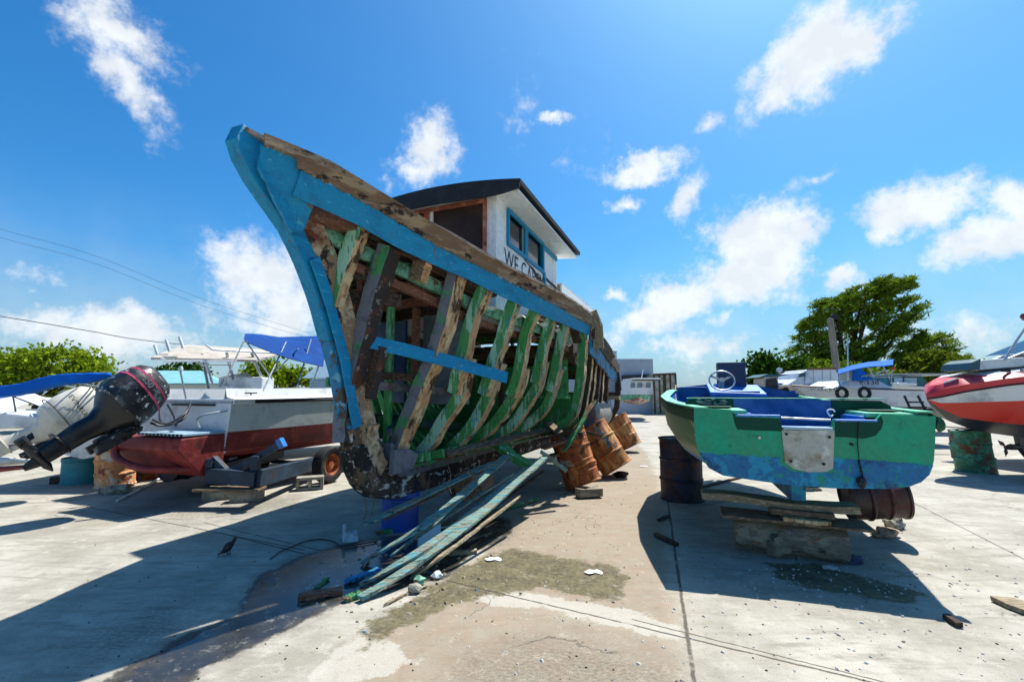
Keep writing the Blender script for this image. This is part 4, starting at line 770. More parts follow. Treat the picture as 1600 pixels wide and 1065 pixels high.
mb = MB(); g = G(970, 745); mb.rock(g+Vector((0, 0, .05)), .09, 2, .5, 2, 5, (1.4, 1, .7)); single(mb, 'dark_rag', 'darkscrap', 'black crumpled rag under the lettered drum', 'rag', g)
mb = MB(); g = G(940, 735); mb.rock(g+Vector((0, .1, .10)), .10, 3, .6, 2.5, 9, (.7, .8, 1.2)); single(mb, 'plastic_bag', 'pinkcloth', 'pink plastic bag between the two nearest rusty drums', 'bag', g)
# broken box of planks at the foot of the hull
g = G(885, 735); t = thing('timber_pile', 'small pile of broken planks between the hull and the nearest drum', 'timber', g)
for i, (a, b, m) in enumerate((((842, 688, 7.3), (905, 668, 7.2), 'dkwood'), ((848, 700, 7.0), (900, 682, 7.2), 'pinkwood'), ((860, 678, 7.5), (912, 676, 7.3), 'dkwood'), ((850, 715, 7.3), (905, 700, 7.6), 'wood'), ((856, 660, 7.6), (890, 690, 7.1), 'wood'), ((905, 672, 7.6), (935, 680, 7.9), 'dkwood'))):
    mb = MB(); mb.beam(P(*a), P(*b), .16, .04); mb.build('plank', m, t, bevel=.004)
# ---- supports and litter under the bow
drum('plastic_barrel', 'bright blue plastic barrel under the forefoot of the wreck', 'bluebar', G(625, 823), .205, .40, cat='barrel', ribs=(.9,), wob=0)
mb = MB(); g = G(745, 762, 0); mb.lathe([(.001, -.25), (.17, -.25), (.18, -.2), (.17, .2), (.16, .26), (.001, .26)], 18, c=P(742, 754, 5.7), R=Matrix.Rotation(1.3, 3, 'Z') @ Matrix.Rotation(PI/2, 3, 'Y'), wob=.05); single(mb, 'tree_log', 'wood', 'short round log chocked under the keel behind the fallen planks', 'log', g, smooth=True)
mb = MB(); g = G(725, 775); mb.box(g+Vector((.0, .1, .12)), (.42, .4, .24), Matrix.Rotation(.3, 3, 'Z')); single(mb, 'timber_block', 'dkwood', 'dark timber block on the ground under the round log', 'wood block', g, bevel=.015)
def plank(pts, w, h, m, label, name='fallen_plank', up=(0, 0, 1), jit=.006, n=14, grp=None):
    mb = MB(); q = polyline(pts, n); mb.sweep(q, w, h, up, jit=jit, ws=[.6+.4*min(1, i/2) for i in range(n)]); o = Vector((sum(p.x for p in q)/n, sum(p.y for p in q)/n, 0)); return single(mb, name, m, label, 'plank', o, grp)
gp = 'planks fallen from the wreck'
plank([P(566, 820, 4.55), P(660, 776, 4.95), P(770, 722, 5.8)], .10, .022, 'tealplank', 'topmost broken plank reaching across the front of the blue barrel', grp=gp)
plank([G(566, 877, .02), P(660, 822, 4.35), P(720, 775, 4.9), P(792, 712, 5.9)], .11, .022, 'tealplank', 'long teal plank, second down, sagging from the hull to the puddle', grp=gp)
plank([G(563, 912, .02), P(650, 865, 4.0), P(740, 800, 4.75), P(835, 722, 6.1)], .09, .025, 'tealplank', 'rear one of the two long teal planks lying side by side', grp=gp)
plank([G(562, 934, .03), P(650, 880, 3.9), P(745, 808, 4.6), P(850, 715, 6.1)], .10, .025, 'tealplank', 'front one of the two long teal planks lying side by side', grp=gp)
plank([G(690, 820, .03), G(760, 803, .03), G(842, 778, .03)], .05, .04, 'greenplank', 'thin green batten on the wet ground right of the long planks', grp=gp, jit=.003)
plank([P(775, 690, 6.5), P(800, 712, 6.2), P(830, 728, 6.0)], .16, .08, 'green', 'curved green frame piece hanging loose below the hull', grp=gp)
plank([P(845, 705, 6.2), P(885, 735, 6.3)], .06, .05, 'tealplank', 'short pale stick below the green frame piece', grp=gp)
plank([P(880, 705, 6.6), P(930, 626, 7.0)], .1, .03, 'greenplank', 'green board propped against the ribs near the drums', grp=gp)
plank([G(466, 932, .02), G(535, 922, .02)], .09, .035, 'pinkwood', 'short purple brown plank end at the edge of the puddle', grp=gp)
plank([G(540, 908, .02), G(592, 890, .02)], .06, .03, 'blue_old', 'short blue plank piece behind the purple brown one', grp=gp)
plank([G(538, 937, .015), G(562, 926, .03)], .06, .03, 'greenplank', 'stubby green offcut just left of the long plank ends', grp=gp)
plank([G(493, 918, .01), G(512, 903, .01)], .03, .015, 'greenplank', 'green splinter near the purple brown plank', grp=gp)
plank([G(700, 864, .02), G(745, 860, .02)], .06, .03, 'ltwood', 'small grey driftwood piece right of the long planks', grp=gp)
plank([G(588, 832, .02), G(612, 828, .02)], .07, .03, 'greenplank', 'green plank stub at the foot of the blue barrel', grp=gp)
plank([G(728, 845, .01), G(768, 832, .01)], .02, .012, 'ltwood', 'thin pale stick lying in the shade', grp=gp)
for a, b, c, w, m, lab in ((G(610, 868, .015), P(690, 812, 4.7), P(800, 740, 6.0), .05, 'tealplank', 'thin lath between the second and third long planks'), (G(640, 905, .012), P(720, 846, 4.2), P(812, 775, 5.2), .035, 'ltwood', 'narrow grey lath in front of the two long planks'), (P(600, 812, 4.8), P(690, 768, 5.2), P(785, 716, 6.0), .05, 'wood', 'brown lath just above the second long plank'), (G(700, 835, .02), G(760, 800, .03), P(850, 735, 6.3), .05, 'dkwood', 'dark lath lying in the shade behind the green batten'), (G(600, 945, .01), G(640, 925, .012), G(668, 915, .01), .02, 'ltwood', 'short pale splinter by the coral stone')):
    plank([a, b, c], w, .018, m, lab, grp=gp)
mb = MB(); g = G(548, 845); mb.box(g+Vector((0, 0, .05)), (.15, .09, .1), Matrix.Rotation(.3, 3, 'Z'), taper=.85); mb.box(g+Vector((-.07, .0, .08)), (.03, .09, .16), Matrix.Rotation(.4, 3, 'Z')); single(mb, 'foam_block', 'foam', 'white foam chunk left of the blue barrel', 'foam block', g, bevel=.008)
rp = [G(x, y, .012) for x, y in ((422, 873), (440, 860), (455, 854), (478, 845), (500, 842), (520, 845), (535, 853), (560, 850), (590, 845))]; mb = MB(); mb.tube(polyline(rp, 40), .006, 6); single(mb, 'old_rope', 'dkwood', 'dark frayed rope trailing to the foam chunk', 'rope', G(500, 848))
for (x, y, r, m, lab) in ((648, 925, .05, 'stone', 'round coral stone at the tips of the long planks'), (655, 912, .045, 'mint', 'green lump behind the coral stone'), (683, 903, .04, 'foam', 'scrap of pale foil right of the coral stone')):
    mb = MB(); g = G(x, y); mb.rock(g+Vector((0, 0, r*.6)), r, 2, .5, 2, x, (1.1, 1, .75)); single(mb, 'coral_stone' if m != 'foam' else 'foil_scrap', m, lab, 'stone' if m != 'foam' else 'litter', g)
for (x, y, s, lab) in ((771, 873, .06, 'white paper scrap at the edge of the wreck\'s shadow'), (927, 893, .06, 'white paper scrap on the green damp stain'), (1005, 728, .07, 'white paper scrap behind the lettered drum')):
    mb = MB(); g = G(x, y, .006); mb.grid(lambda u, v: g+Vector(((u-.5)*s*2*(1+.3*math.sin(v*5)), (v-.5)*s*1.4*(1+.4*math.sin(u*7)), .004*(1+math.sin(u*5+v*4)))), 6, 6); single(mb, 'paper_scrap', 'paper', lab, 'litter', g)
# pigeon
t = thing('pigeon', 'dark pigeon standing in the shade of the wreck, facing away', 'bird', G(357, 866), 0)
g = G(357, 866); up = Vector((0, 0, 1)); mb = MB()
mb.tube(polyline([g+Vector((-.06, -.05, .035)), g+Vector((-.03, -.02, .06)), g+Vector((0, 0, .10)), g+Vector((.03, .02, .135)), g+Vector((.042, .03, .165)), g+Vector((.044, .032, .185))], 16), .045, 12, rs=[.25, .35, .5, .7, .85, .95, 1, 1, .95, .85, .7, .52, .46, .48, .45, .25])
mb.tube([g+Vector((.05, .045, .176)), g+Vector((.062, .066, .17))], .006, 6, rs=[1, .2]); mb.build('body', 'bird', t, smooth=True, ang=80)
for a in (-.014, .016):
    mb = MB(); mb.tube([g+Vector((a, 0, .07)), g+Vector((a, .004, .006))], .005, 6); mb.tube([g+Vector((a, -.01, .005)), g+Vector((a, .02, .004))], .004, 5); mb.build('leg', 'redd', t)
mb = MB(); mb.sweep([g+Vector((-.045, -.04, .05)), g+Vector((-.085, -.07, .02))], .045, .01); mb.build('tail', 'bird', t)

t.scale = (.8, .8, .8)
# ------------------------------------------------------------------ the green open boat
GO = Vector((2.575, 4.03, 0)); GF = Vector((.295, .956, 0)).normalized(); GU = Vector((GF.y, -GF.x, 0))
gb = thing('open_boat', 'green open boat with blue inside and bare motor plate, propped on planks and drums', 'boat', GO)
def gW(s, t, z): return GO+GF*s+GU*t+Vector((0, 0, z-t*(.012+.012*max(0, min(s, 4)))))
def gt(px, py, s=0.):   # pixel -> (t,z) on plane s of the green boat
    r = ray(px, py); p = GO+GF*s; D = r.x*-GU.y+GU.x*r.y; k = (p.x*-GU.y+GU.x*p.y)/D; q = Vector((r.x*k, r.y*k, 0))-p; return q.dot(GU), EYE+r.z*k
def gpoly(name, m, pts, d0, d1, label=None, s=0.):
    mb = MB(); mb.prism([gW(s, *gt(x, y, s)) for x, y in pts][::-1], GF*d0, GF*d1); return mb.build(name, m, gb, label=label)
gS = [0, .6, 1.2, 2.2, 3.4, 4.2, 4.7, 5.0]; gB = [.905, 1.02, 1.12, 1.17, 1.04, .72, .38, .03]; gZ = [1.352, 1.36, 1.375, 1.41, 1.49, 1.55, 1.6, 1.62]
gK = [.70, .695, .685, .68, .74, .9, 1.15, 1.5]; gC = [.78, .77, .77, .82, .95, 1.15, 1.36, 1.58]
def gsec(s, v):
    b, zt, zk, zc = [interp(s, gS, q) for q in (gB, gZ, gK, gC)]
    vs = [0, .3, .42, .55, 1]; ts = [0, .70, .86, .94, 1.0]; zs = [zk, zc-.0, zc+(zt-zc)*.14, zc+(zt-zc)*.35, zt]
    return b*interp(v, vs, ts), interp(v, vs, zs)
def gside(name, m, v0, v1, nu=34, nv=8, lab=None, off=0.):
    mb = MB()
    for sg in (1, -1):
        def f(u, v):
            s = 5.0*(1-(1-u)**1.3); t, z = gsec(s, v0+(v1-v0)*v); return gW(s, sg*(t+off), z)
        if sg < 0: mb.grid(lambda u, v: f(1-u, v), nu, nv)
        else: mb.grid(f, nu, nv)
    return mb.build(name, m, gb, smooth=True, label=lab, ang=50)
gside('hull_bottom', 'antifoul', 0, .42); gside('hull_side', 'sidegreen', .42, 1, lab='worn green topsides'); gside('rub_band', 'patch', .86, .985, nv=2, off=.012)
gpoly('transom', 'boatgreen', [(1084, 638), (1142, 641), (1149, 650), (1218, 652), (1222, 669), (1300, 669), (1303, 655), (1367, 657), (1378, 645), (1462, 648), (1461, 690), (1459, 718), (1453, 738), (1440, 750), (1422, 757), (1390, 761), (1300, 761), (1235, 757), (1180, 750), (1130, 743), (1108, 731), (1094, 715), (1087, 690)], -.0, .05, 'green transom')
_r = random.Random(4); gpoly('waterline_band', 'antifoul', [(1093, 709)]+[(1096+4.1*i, 709.5+i*.17+_r.uniform(-1.6, 1.6)) for i in range(30)]+[(1219, 714), (1219, 725), (1240, 737), (1303, 737), (1303, 714)]+[(1306+4.2*i, 714.5+i*.27+_r.uniform(-1.6, 1.6)) for i in range(36)]+[(1458, 724), (1452, 739), (1439, 751), (1421, 758), (1390, 762), (1300, 762), (1235, 758), (1180, 751), (1130, 744), (1107, 732)], -.003, .0005, 'flaking blue band along the transom bottom')
gpoly('paint_patch', 'patch', [(1144, 643), (1150, 652), (1218, 654), (1221, 665), (1224, 674), (1180, 673), (1152, 672), (1148, 662)], -.003, .001); gpoly('paint_patch', 'patch', [(1304, 656), (1367, 658), (1376, 647), (1380, 657), (1377, 668), (1368, 679), (1350, 684), (1320, 682), (1305, 682)], -.003, .001)
gpoly('motor_plate', 'plate', [(1221, 672), (1303, 672), (1301, 730), (1292, 736), (1262, 737), (1240, 732), (1226, 722)], -.012, .001, 'grimy bare motor plate')
for x, y in ((1228, 678), (1295, 682), (1235, 720), (1286, 724), (1186, 684), (1330, 693)):
    mb = MB(); t, z = gt(x, y); mb.tube([gW(-.02, t, z), gW(0, t, z)], .012, 10); mb.build('bolt', 'dkmetal' if x not in (1186,) else 'chrome', gb)
mb = MB(); mb.prism([gW(.5, -.02, .52), gW(2.3, -.02, .6), gW(2.3, -.02, .68), gW(.30, -.02, .68), gW(.33, -.02, .52)], GU*-.06, GU*.06); mb.build('skeg', 'antifoul', gb, bevel=.006)
# inside: liner, decks, well, coaming
mb = MB()
for sg in (1, -1):
    mb.grid(lambda u, v: gW(.02+4.9*(u if sg > 0 else 1-u), sg*max(.01, (gsec(.02+4.9*(u if sg > 0 else 1-u), 1)[0]-.10)*(1-.08*v)), interp(.02+4.9*(u if sg > 0 else 1-u), gS, gZ)-(.0+.55*v)), 24, 3)
mb.build('inner_liner', 'inblue2', gb, smooth=True)
mb = MB()
for sg in (1, -1):
    mb.grid(lambda u, v: gW(4.97*(1-u if sg > 0 else u), sg*max(0, gsec(4.97*(1-u if sg > 0 else u), 1)[0]+.008-.12*v), interp(4.97*(1-u if sg > 0 else u), gS, gZ)+.005), 30, 2, th=.014)
mb.build('gunwale', 'ltgreen', gb)
mb = MB(); mb.grid(lambda u, v: gW(.05+4.3*u, (2*v-1)*max(.05, gsec(.05+4.3*u, .5)[0]-.14), .86), 12, 4); mb.build('floor', 'inblue', gb)
def gbox(name, m, s0, s1, t0, t1, z0, z1, lab=None, bev=.006):
    mb = MB(); c = gW((s0+s1)/2, (t0+t1)/2, (z0+z1)/2); mb.box(c, (abs(s1-s0), abs(t1-t0), z1-z0), Matrix.Rotation(math.atan2(GF.y, GF.x), 3, 'Z')); return mb.build(name, m, gb, bevel=bev, label=lab)
for sg in (1, -1):
    mb = MB(); poly = [gW(.055, sg*.46, 1.34), gW(.055, sg*.9, 1.34), gW(.5, sg*.98, 1.35), gW(.5, sg*.46, 1.35)]; mb.prism(poly if sg > 0 else poly[::-1], Vector((0, 0, -.03)), Vector((0, 0, .006))); mb.build('quarter_deck', 'ltgreen', gb)
    gbox('hatch_lid', 'patch', .25, .47, sg*.55, sg*.82, 1.357, 1.372)
    gbox('well_side', 'inblue2', .06, .5, sg*.42, sg*.455, 1.05, 1.32)
gbox('motor_well', 'inblue2', .055, .5, -.41, .41, 1.10, 1.20)
gbox('sill', 'gelblue', -.02, .10, -.19, .19, 1.19, 1.215, 'pale blue sill over the motor plate'); gbox('sill', 'inblue2', -.012, .07, -.55, -.2, 1.292, 1.312); gbox('sill', 'inblue2', -.012, .07, .21, .52, 1.272, 1.290)
def coam(name, m, t0, t1, round_=0, s=.52):
    z0, z1 = 1.15, 1.452; pts = [(t0, z0), (t1, z0), (t1, z1), (t0, z1)]
    if round_ == 1: pts = [(t0, z0), (t1, z0), (t1, z1-.1), (t1-.03, z1-.04), (t1-.1, z1), (t0, z1)]
    if round_ == -1: pts = [(t0, z0), (t1, z0), (t1, z1), (t0+.1, z1), (t0+.03, z1-.04), (t0, z1-.1)]
    mb = MB(); mb.prism([gW(s, t, z) for t, z in pts], GF*0, GF*.05); return mb.build(name, m, gb, bevel=.004)
coam('coaming', 'patch', -.97, -.5, -1); coam('coaming', 'inblue', -.498, .36); coam('coaming', 'patch', .362, .86, 1)
gbox('coaming_cap', 'ltgreen', .515, .575, -.94, .78, 1.453, 1.462)
mb = MB(); mb.tube([gW(.03, -.19, 1.29), gW(.03, .19, 1.28)], .008, 8); mb.build('steering_rod', 'chrome', gb, smooth=True)
mb = MB(); c = gW(.1, .22, 1.34); mb.tube([c+Vector((.03*math.cos(a), -.01*math.sin(a*2), .03*math.sin(a))) for a in np.linspace(.3, 5.6, 14)], .007, 6); mb.build('rope_loop', 'paper', gb, smooth=True)
# console with wheel and screen, foredeck bulkhead
gbox('console', 'inblue', 2.0, 2.45, -.50, .05, .86, 1.53, 'blue steering console')
mb = MB(); mb.prism([gW(1.98, -.55, 1.50), gW(1.98, .12, 1.50), gW(2.4, .1, 1.62), gW(2.4, -.55, 1.62)], Vector((0, 0, -.03)), Vector((0, 0, .01))); mb.build('console_top', 'inblue2', gb, bevel=.005)
gbox('instrument_box', 'navy', 2.3, 2.5, -.40, -.05, 1.55, 1.93, 'dark instrument box above the console')
tq, zq = gt(1128, 596, 1.85); cw_ = gW(1.85, tq, zq); ax = (GF*-.75+Vector((0, 0, .5))).normalized(); e1 = GU; e2 = ax.cross(e1)
mb = MB(); mb.tube([cw_+e1*(.15*math.cos(a))+e2*(.15*math.sin(a)) for a in np.linspace(0, 2*PI, 33)], .011, 8, cap=False)
wh = mb.build('steering_wheel', 'chrome', gb, smooth=True); mb = MB()
for a in (.5, 2.6, 4.7): mb.sweep([cw_, cw_+e1*(.145*math.cos(a))+e2*(.145*math.sin(a))], .03, .008, up=ax)
mb.tube([cw_+ax*.02, cw_-ax*.12], .035, 12); mb.build('wheel_hub', 'greydecal', wh)
mb = MB(); s = 3.55; b = gsec(s, 1)[0]-.08; mb.prism([gW(s, -b, 1.0), gW(s, b, 1.0), gW(s, b, 1.56), gW(s, .4, 1.64), gW(s, 0, 1.66), gW(s, -.4, 1.64), gW(s, -b, 1.56)], GF*0, GF*.04); mb.build('cuddy_bulkhead', 'inblue', gb, label='blue bulkhead under the foredeck')
gbox('cuddy_door', 'navy', 3.5, 3.546, -.45, .05, 1.05, 1.5); gbox('cuddy_trim', 'inblue2', 3.5, 3.546, -.8, .1, 1.585, 1.6)
mb = MB(); mb.grid(lambda u, v: gW(3.59+1.38*u, (2*v-1)*max(.01, gsec(3.59+1.38*u, 1)[0]-.02), interp(3.59+1.38*u, gS, gZ)+.06*(1-(2*v-1)**2)*(1-u)+.012), 12, 10, th=.02); mb.build('foredeck', 'ltgreen', gb, smooth=True)
mb = MB(); mb.tube(polyline([gW(3.7, -.9, 1.6), gW(3.3, -.93, 1.4), gW(2.9, -.9, 1.2)], 10), .012, 6); mb.build('mooring_line', 'rail_cap', gb)
mb = MB(); t, z = gt(1342, 660); mb.tube([gW(-.012, *gt(1341, 657)), gW(-.012, *gt(1339, 690)), gW(-.02, *gt(1341, 720))], .004, 5); t, z = gt(1343, 722)
ch = gW(-.02, *gt(1341, 720))
for i in range(5): q = ch+Vector((.004*i, 0, -.03*i)); mb.tube([q+Vector((.008*math.cos(a)*(i % 2), .008*math.cos(a)*(1-i % 2), .02*math.sin(a))) for a in np.linspace(0, 2*PI, 9)], .004, 5)
mb.build('cable', 'dkmetal', gb)
mb = MB(); mb.rock(gW(-.03, *gt(1344, 752)), .035, 2, .6, 3, 4, (1, .8, 1.4)); mb.build('cable_clamp', 'engine', gb)
mb = MB(); mb.rock(gW(.03, .95, 1.27), .05, 2, .6, 3, 4, (.5, 1, 1.4)); mb.build('mooring_knot', 'dkgreen', gb)
rr = random.Random(8); mb = MB()
for (s0, v0, ln, dv, w) in ((.14, .84, .0, -.34, .05), (.22, .93, -.02, -.12, .06), (.10, .50, .05, -.05, .03), (.16, .66, .05, .05, .03)):
    n = 8; ws = [w*(.35+.65*rr.random()) for _ in range(n+1)]
    def f(u, v):
        k = int(round(u*n)); s = max(.012, s0+ln*u+(v-.5)*ws[k]); t, z = gsec(s, v0+dv*u); return gW(s, -(t+.004), z)
    mb.grid(f, n, 2)
mb.build('scraped_paint', 'plate', gb, label='white scraped patches near the port corner')
mb = MB()
for (t0, z0, ln, w) in ((-.05, 1.463, .30, .02), (-.72, 1.40, .22, .03), (-.62, 1.425, .10, .02)):
    pass
for i in range(26): t = rr.uniform(-.85, -.55); z = rr.uniform(1.385, 1.44); r = rr.uniform(.004, .018); mb.prism([gW(.519, t+r*2*math.cos(a)*rr.uniform(.6, 1.2), z+r*.6*math.sin(a)) for a in np.linspace(0, 6.2, 7)[:-1]], GF*-.002, GF*0)
mb.build('chipped_paint', 'chip', gb)
# supports of the green boat
drum('steel_drum', 'dark blue rusty steel drum under the port side of the green boat', 'dkdrum', G(1066, 779), .29, .87, lidm='dkdrum')
drum('steel_drum', 'tipped dark drum with orange red lid lying behind the plank stack', 'redd', P(1322, 776, 5.05), .23, .5, (PI/2*.93, -.28), lidm='redin')
def uplank(name, m, a, b, w, h, lab, cat='plank', jit=.004, n=12, bev=0, wav=0.):
    mb = MB(); a = Vector(a); b = Vector(b); q = [a.lerp(b, i/(n-1))+Vector((0, 0, wav*math.sin(i/(n-1)*6.3+.5))) for i in range(n)]; mb.sweep(q, w, h, jit=jit); o = (a+b)/2; return single(mb, name, m, lab, cat, (o.x, o.y, 0), bevel=bev)
uplank('wavy_plank', 'ltwood', gW(.50, -.84, .477), gW(.42, .46, .470), .24, .06, 'thick wavy edged plank directly under the skeg', wav=.014, jit=.005, n=20)
uplank('wood_spacer', 'wood', gW(.37, -.26, .418), gW(.34, .24, .418), .2, .05, 'brown spacer block just under the wavy plank', 'wood block', bev=.004, n=4)
uplank('wood_spacer', 'cream', gW(.30, -.18, .375), gW(.27, .18, .375), .24, .034, 'pale lower spacer lying on the grey board', 'wood block', bev=.003, n=4)
uplank('grey_board', 'wood', gW(.42, -.68, .344), gW(.33, .52, .342), .36, .026, 'wide grey board resting on the log', bev=.004)
mb = MB(); a = gW(.45, -.56, .165); b = gW(.36, .34, .165); q = polyline([a, a.lerp(b, .3)+Vector((0, 0, .01)), a.lerp(b, .6), b], 22); mb.tube(q, .155, 22, rs=[.93+.09*mnoise.noise(Vector((i*.5, 0, 0)))+(.06 if 6 < i < 9 else 0) for i in range(22)])
mb.v = [v+Vector((0, 0, 1)).cross((b-a).normalized())*.02*mnoise.noise(v*7)+Vector((0, 0, .012*mnoise.noise(v*9))) for v in mb.v]; mb.rock(a.lerp(b, .38)+GF*-.12+Vector((0, 0, -.04)), .10, 3, .4, 2, 3, (1.1, .8, 1)); single(mb, 'support_log', 'log', 'thick old log with paint smears carrying the plank stack', 'log', (a+b)/2*Vector((1, 1, 0)).x if False else ((a.x+b.x)/2, (a.y+b.y)/2, 0), smooth=True, ang=60)
for x, y, r, m, sq, lab, nm in ((1336, 880, .055, 'bluestone', (1.3, .8, .7), 'blue grey stone at the right end of the support log', 'stone'), (1397, 824, .105, 'stone', (1, 1, .8), 'squarish pale stone beside the tipped drum', 'stone'), (1384, 838, .10, 'brick', (1.3, .8, .55), 'flat reddish broken stone in front of the squarish pale one', 'stone'), (1297, 888, .05, 'chip', (1.3, .8, .3), 'small pale crumpled shell in the shade before the log', 'shell'), (1262, 765, .14, 'stone', (1.4, .8, .5), 'tan stone behind the plank stack under the green boat', 'stone'), (180, 770, .14, 'stone', (1.5, 1, .55), 'rough coral rock in front of the rusty peach drum', 'rock')):
    mb = MB(); g = G(x, y); mb.rock(g+Vector((0, 0, r*sq[2]*.75)), r, 3, .45, 1.6, x*.1, sq); single(mb, nm, m, lab, 'stone', g)
for a, b, w, m, lab in (((1024, 834), (1058, 850), .05, 'dkwood', 'dark splinter in the shadow left of the green boat'), ((1045, 805), (1028, 812), .03, 'dkmetal', 'short metal rod beside the dark blue drum'), ((1566, 935), (1615, 955), .16, 'ltwood', 'tan board fragment at the right edge'), ((1178, 740), (1090, 762), .03, 'dkwood', 'dark twig under the green boat'), ((1478, 962), (1500, 976), .04, 'dkwood', 'dark stick at the tip of the green boat shadow'), ((600, 800), (598, 790), .02, 'wood', 'tiny stick')):
    if lab == 'tiny stick': continue
    mb = MB(); mb.sweep([G(*a, .02), G((a[0]+b[0])/2, (a[1]+b[1])/2, .025), G(*b, .02)], w, .03, jit=.004); single(mb, 'wood_scrap', m, lab, 'wood scrap', G(*a))
# pebbles and litter that nobody could count
def scatter(name, m, n, fn, r0, r1, seed):
    rr = random.Random(seed); mb = MB()
    for i in range(n):
        px, py = fn(rr); g = G(px, py); r = rr.uniform(r0, r1); a = rr.uniform(0, 6); R = Matrix.Rotation(a, 3, 'Z'); k = rr.uniform(.5, 1)
        vs = [g+R @ Vector((x*r, y*r*k, z*r)) for x, y, z in ((-1, -.6, .0), (1, -.8, 0), (.8, .8, 0), (-.7, 1, 0), (-.5, -.3, .7), (.5, -.4, .55), (.4, .5, .7), (-.4, .5, .5))]
        mb.add(vs, [(4, 5, 6, 7), (0, 1, 5, 4), (1, 2, 6, 5), (2, 3, 7, 6), (3, 0, 4, 7)])
    o = mb.build(name, m); o['kind'] = 'stuff'; return o
scatter('white_pebbles', 'chip', 260, lambda r: (r.gauss(1330, 130), 880+abs(r.gauss(0, 60))) if r.random() < .6 else (r.uniform(700, 1600), r.uniform(830, 1065)), .006, .014, 3)
scatter('dark_grit', 'darkscrap', 260, lambda r: (r.gauss(890, 70), r.gauss(810, 30)) if r.random() < .4 else (r.uniform(0, 1600), 740+r.random()**.7*330), .003, .009, 4)
scatter('wood_chips', 'ltwood', 160, lambda r: (r.gauss(640, 90), r.gauss(890, 40)) if r.random() < .7 else (r.gauss(960, 60), r.gauss(720, 25)), .006, .022, 5)
scatter('paint_flakes', 'blue_old', 45, lambda r: (r.gauss(600, 120), r.gauss(880, 60)), .005, .014, 6)
# ------------------------------------------------------------------ white boat on the blue trailer, left
AX1 = Vector((.34, .94, 0)).normalized(); ST1 = Vector((AX1.y, -AX1.x, 0)); O1 = Vector((-4.98, 6.89, 0))
def w1(s, t, z): return O1+AX1*s+ST1*t+Vector((0, 0, z))
b1 = thing('motor_boat', 'white motor boat with red bottom and blue sunshade on a blue trailer', 'boat', O1)
hull(b1, O1, AX1, 6.2, 2.3, .45, 1.40, [(0, .62, 'redbot', 'hull_bottom'), (.62, 1, 'gelgrey', 'hull_side')], sheer=.22, chz=.22, chb=.9, transom='gel', deck=None, cap='rubrail', flare=1)
def bx1(name, m, s0, s1, t0, t1, z0, z1, par=None, lab=None, bev=.008):
    mb = MB(); mb.box(w1((s0+s1)/2, (t0+t1)/2, (z0+z1)/2), (s1-s0, t1-t0, z1-z0), Matrix.Rotation(math.atan2(AX1.y, AX1.x), 3, 'Z')); return mb.build(name, m, par or b1, bevel=bev, label=lab)
mb = MB(); L1 = lambda u, off, z: (6.0*u, max(.02, 1.13*(1 if u < .45 else 1-((u-.45)/.55)**2.2)-off), z)
for sg in (1, -1):
    mb.grid(lambda u, v: w1(L1(u, 0, 0)[0]+.02, sg*max(.01, L1(u, 0, 0)[1]-.2*v), 1.425+.22*u*u+.03*v), 24, 2)
    mb.grid(lambda u, v: w1(L1(u, 0, 0)[0]+.02, sg*max(.01, L1(u, 0, 0)[1]-.2-.04*v), 1.455+.22*u*u+.13*v*(1 if u < .9 else 0)), 24, 2)
    mb.grid(lambda u, v: w1(L1(u, 0, 0)[0]+.02, sg*max(.01, L1(u, 0, 0)[1]-.24-.04*v), 1.585+.22*u*u-.5*v), 24, 2)
mb.build('gunwale', 'gel', b1, smooth=True, ang=30)
bx1('aft_deck', 'gel', .0, .35, -1.1, 1.1, 1.36, 1.43); bx1('floor', 'gelgrey', .1, 5, -.8, .8, .95, 1.0); bx1('cuddy', 'gelblue', 3.3, 5.0, -.75, .75, 1.5, 1.85, bev=.05)
mb = MB(); mb.prism([w1(3.1, -.75, 1.85), w1(3.1, .75, 1.85), w1(3.5, .65, 2.2), w1(3.5, -.65, 2.2)], AX1*0, AX1*.02); mb.build('windscreen', 'gelblue', b1)
# swim bracket (red), grating, grab rail
mb = MB(); mb.prism([w1(0, 0, .42), w1(0, .0, .95), w1(-.62, 0, .93), w1(-.66, 0, .78), w1(-.3, 0, .40)], ST1*-.28, ST1*.98); mb.build('stern_bracket', 'redbot', b1, bevel=.02, label='dented red stern bracket')
mb = MB(); mb.tube(polyline([w1(-.3, .9, .5), w1(-.64, .55, .52), w1(-.70, .1, .58), w1(-.68, -.2, .70), w1(-.6, -.26, .88)], 20), .05, 10); mb.build('bracket_pipe', 'redbot', b1, smooth=True)
bx1('swim_grating', 'gelblue', -.6, -.02, .1, .98, .95, .985); 
mb = MB()
for i in range(12): mb.box(w1(-.6, .13+.075*i, .967), (.012, .035, .03), Matrix.Rotation(math.atan2(AX1.y, AX1.x), 3, 'Z'))
mb.build('grating_slots', 'rubrail', b1)
mb = MB(); mb.tube(polyline([P(312, 668, 6.3), P(308, 655, 6.3), P(318, 648, 6.35), P(345, 643, 6.5), P(362, 641, 6.6)], 20), .013, 8); mb.build('grab_rail', 'chrome', b1, smooth=True)
bx1('transom_trim', 'rubrail', -.03, .0, -.15, .75, 1.33, 1.36)
for x, y, Y in ((392, 617, 6.9), (470, 612, 8.2)):
    mb = MB(); c = P(x, y, Y); mb.tube([c-AX1*.1+Vector((0, 0, .03)), c+AX1*.1+Vector((0, 0, .03))], .01, 6); mb.tube([c, c+Vector((0, 0, .03))], .012, 6); mb.build('cleat', 'dkmetal', b1)
for x in (388, 394): mb = MB(); c = P(x, 632, 6.62); mb.tube([c, c-ST1*.02], .022, 12); mb.build('vent', 'chrome', b1)
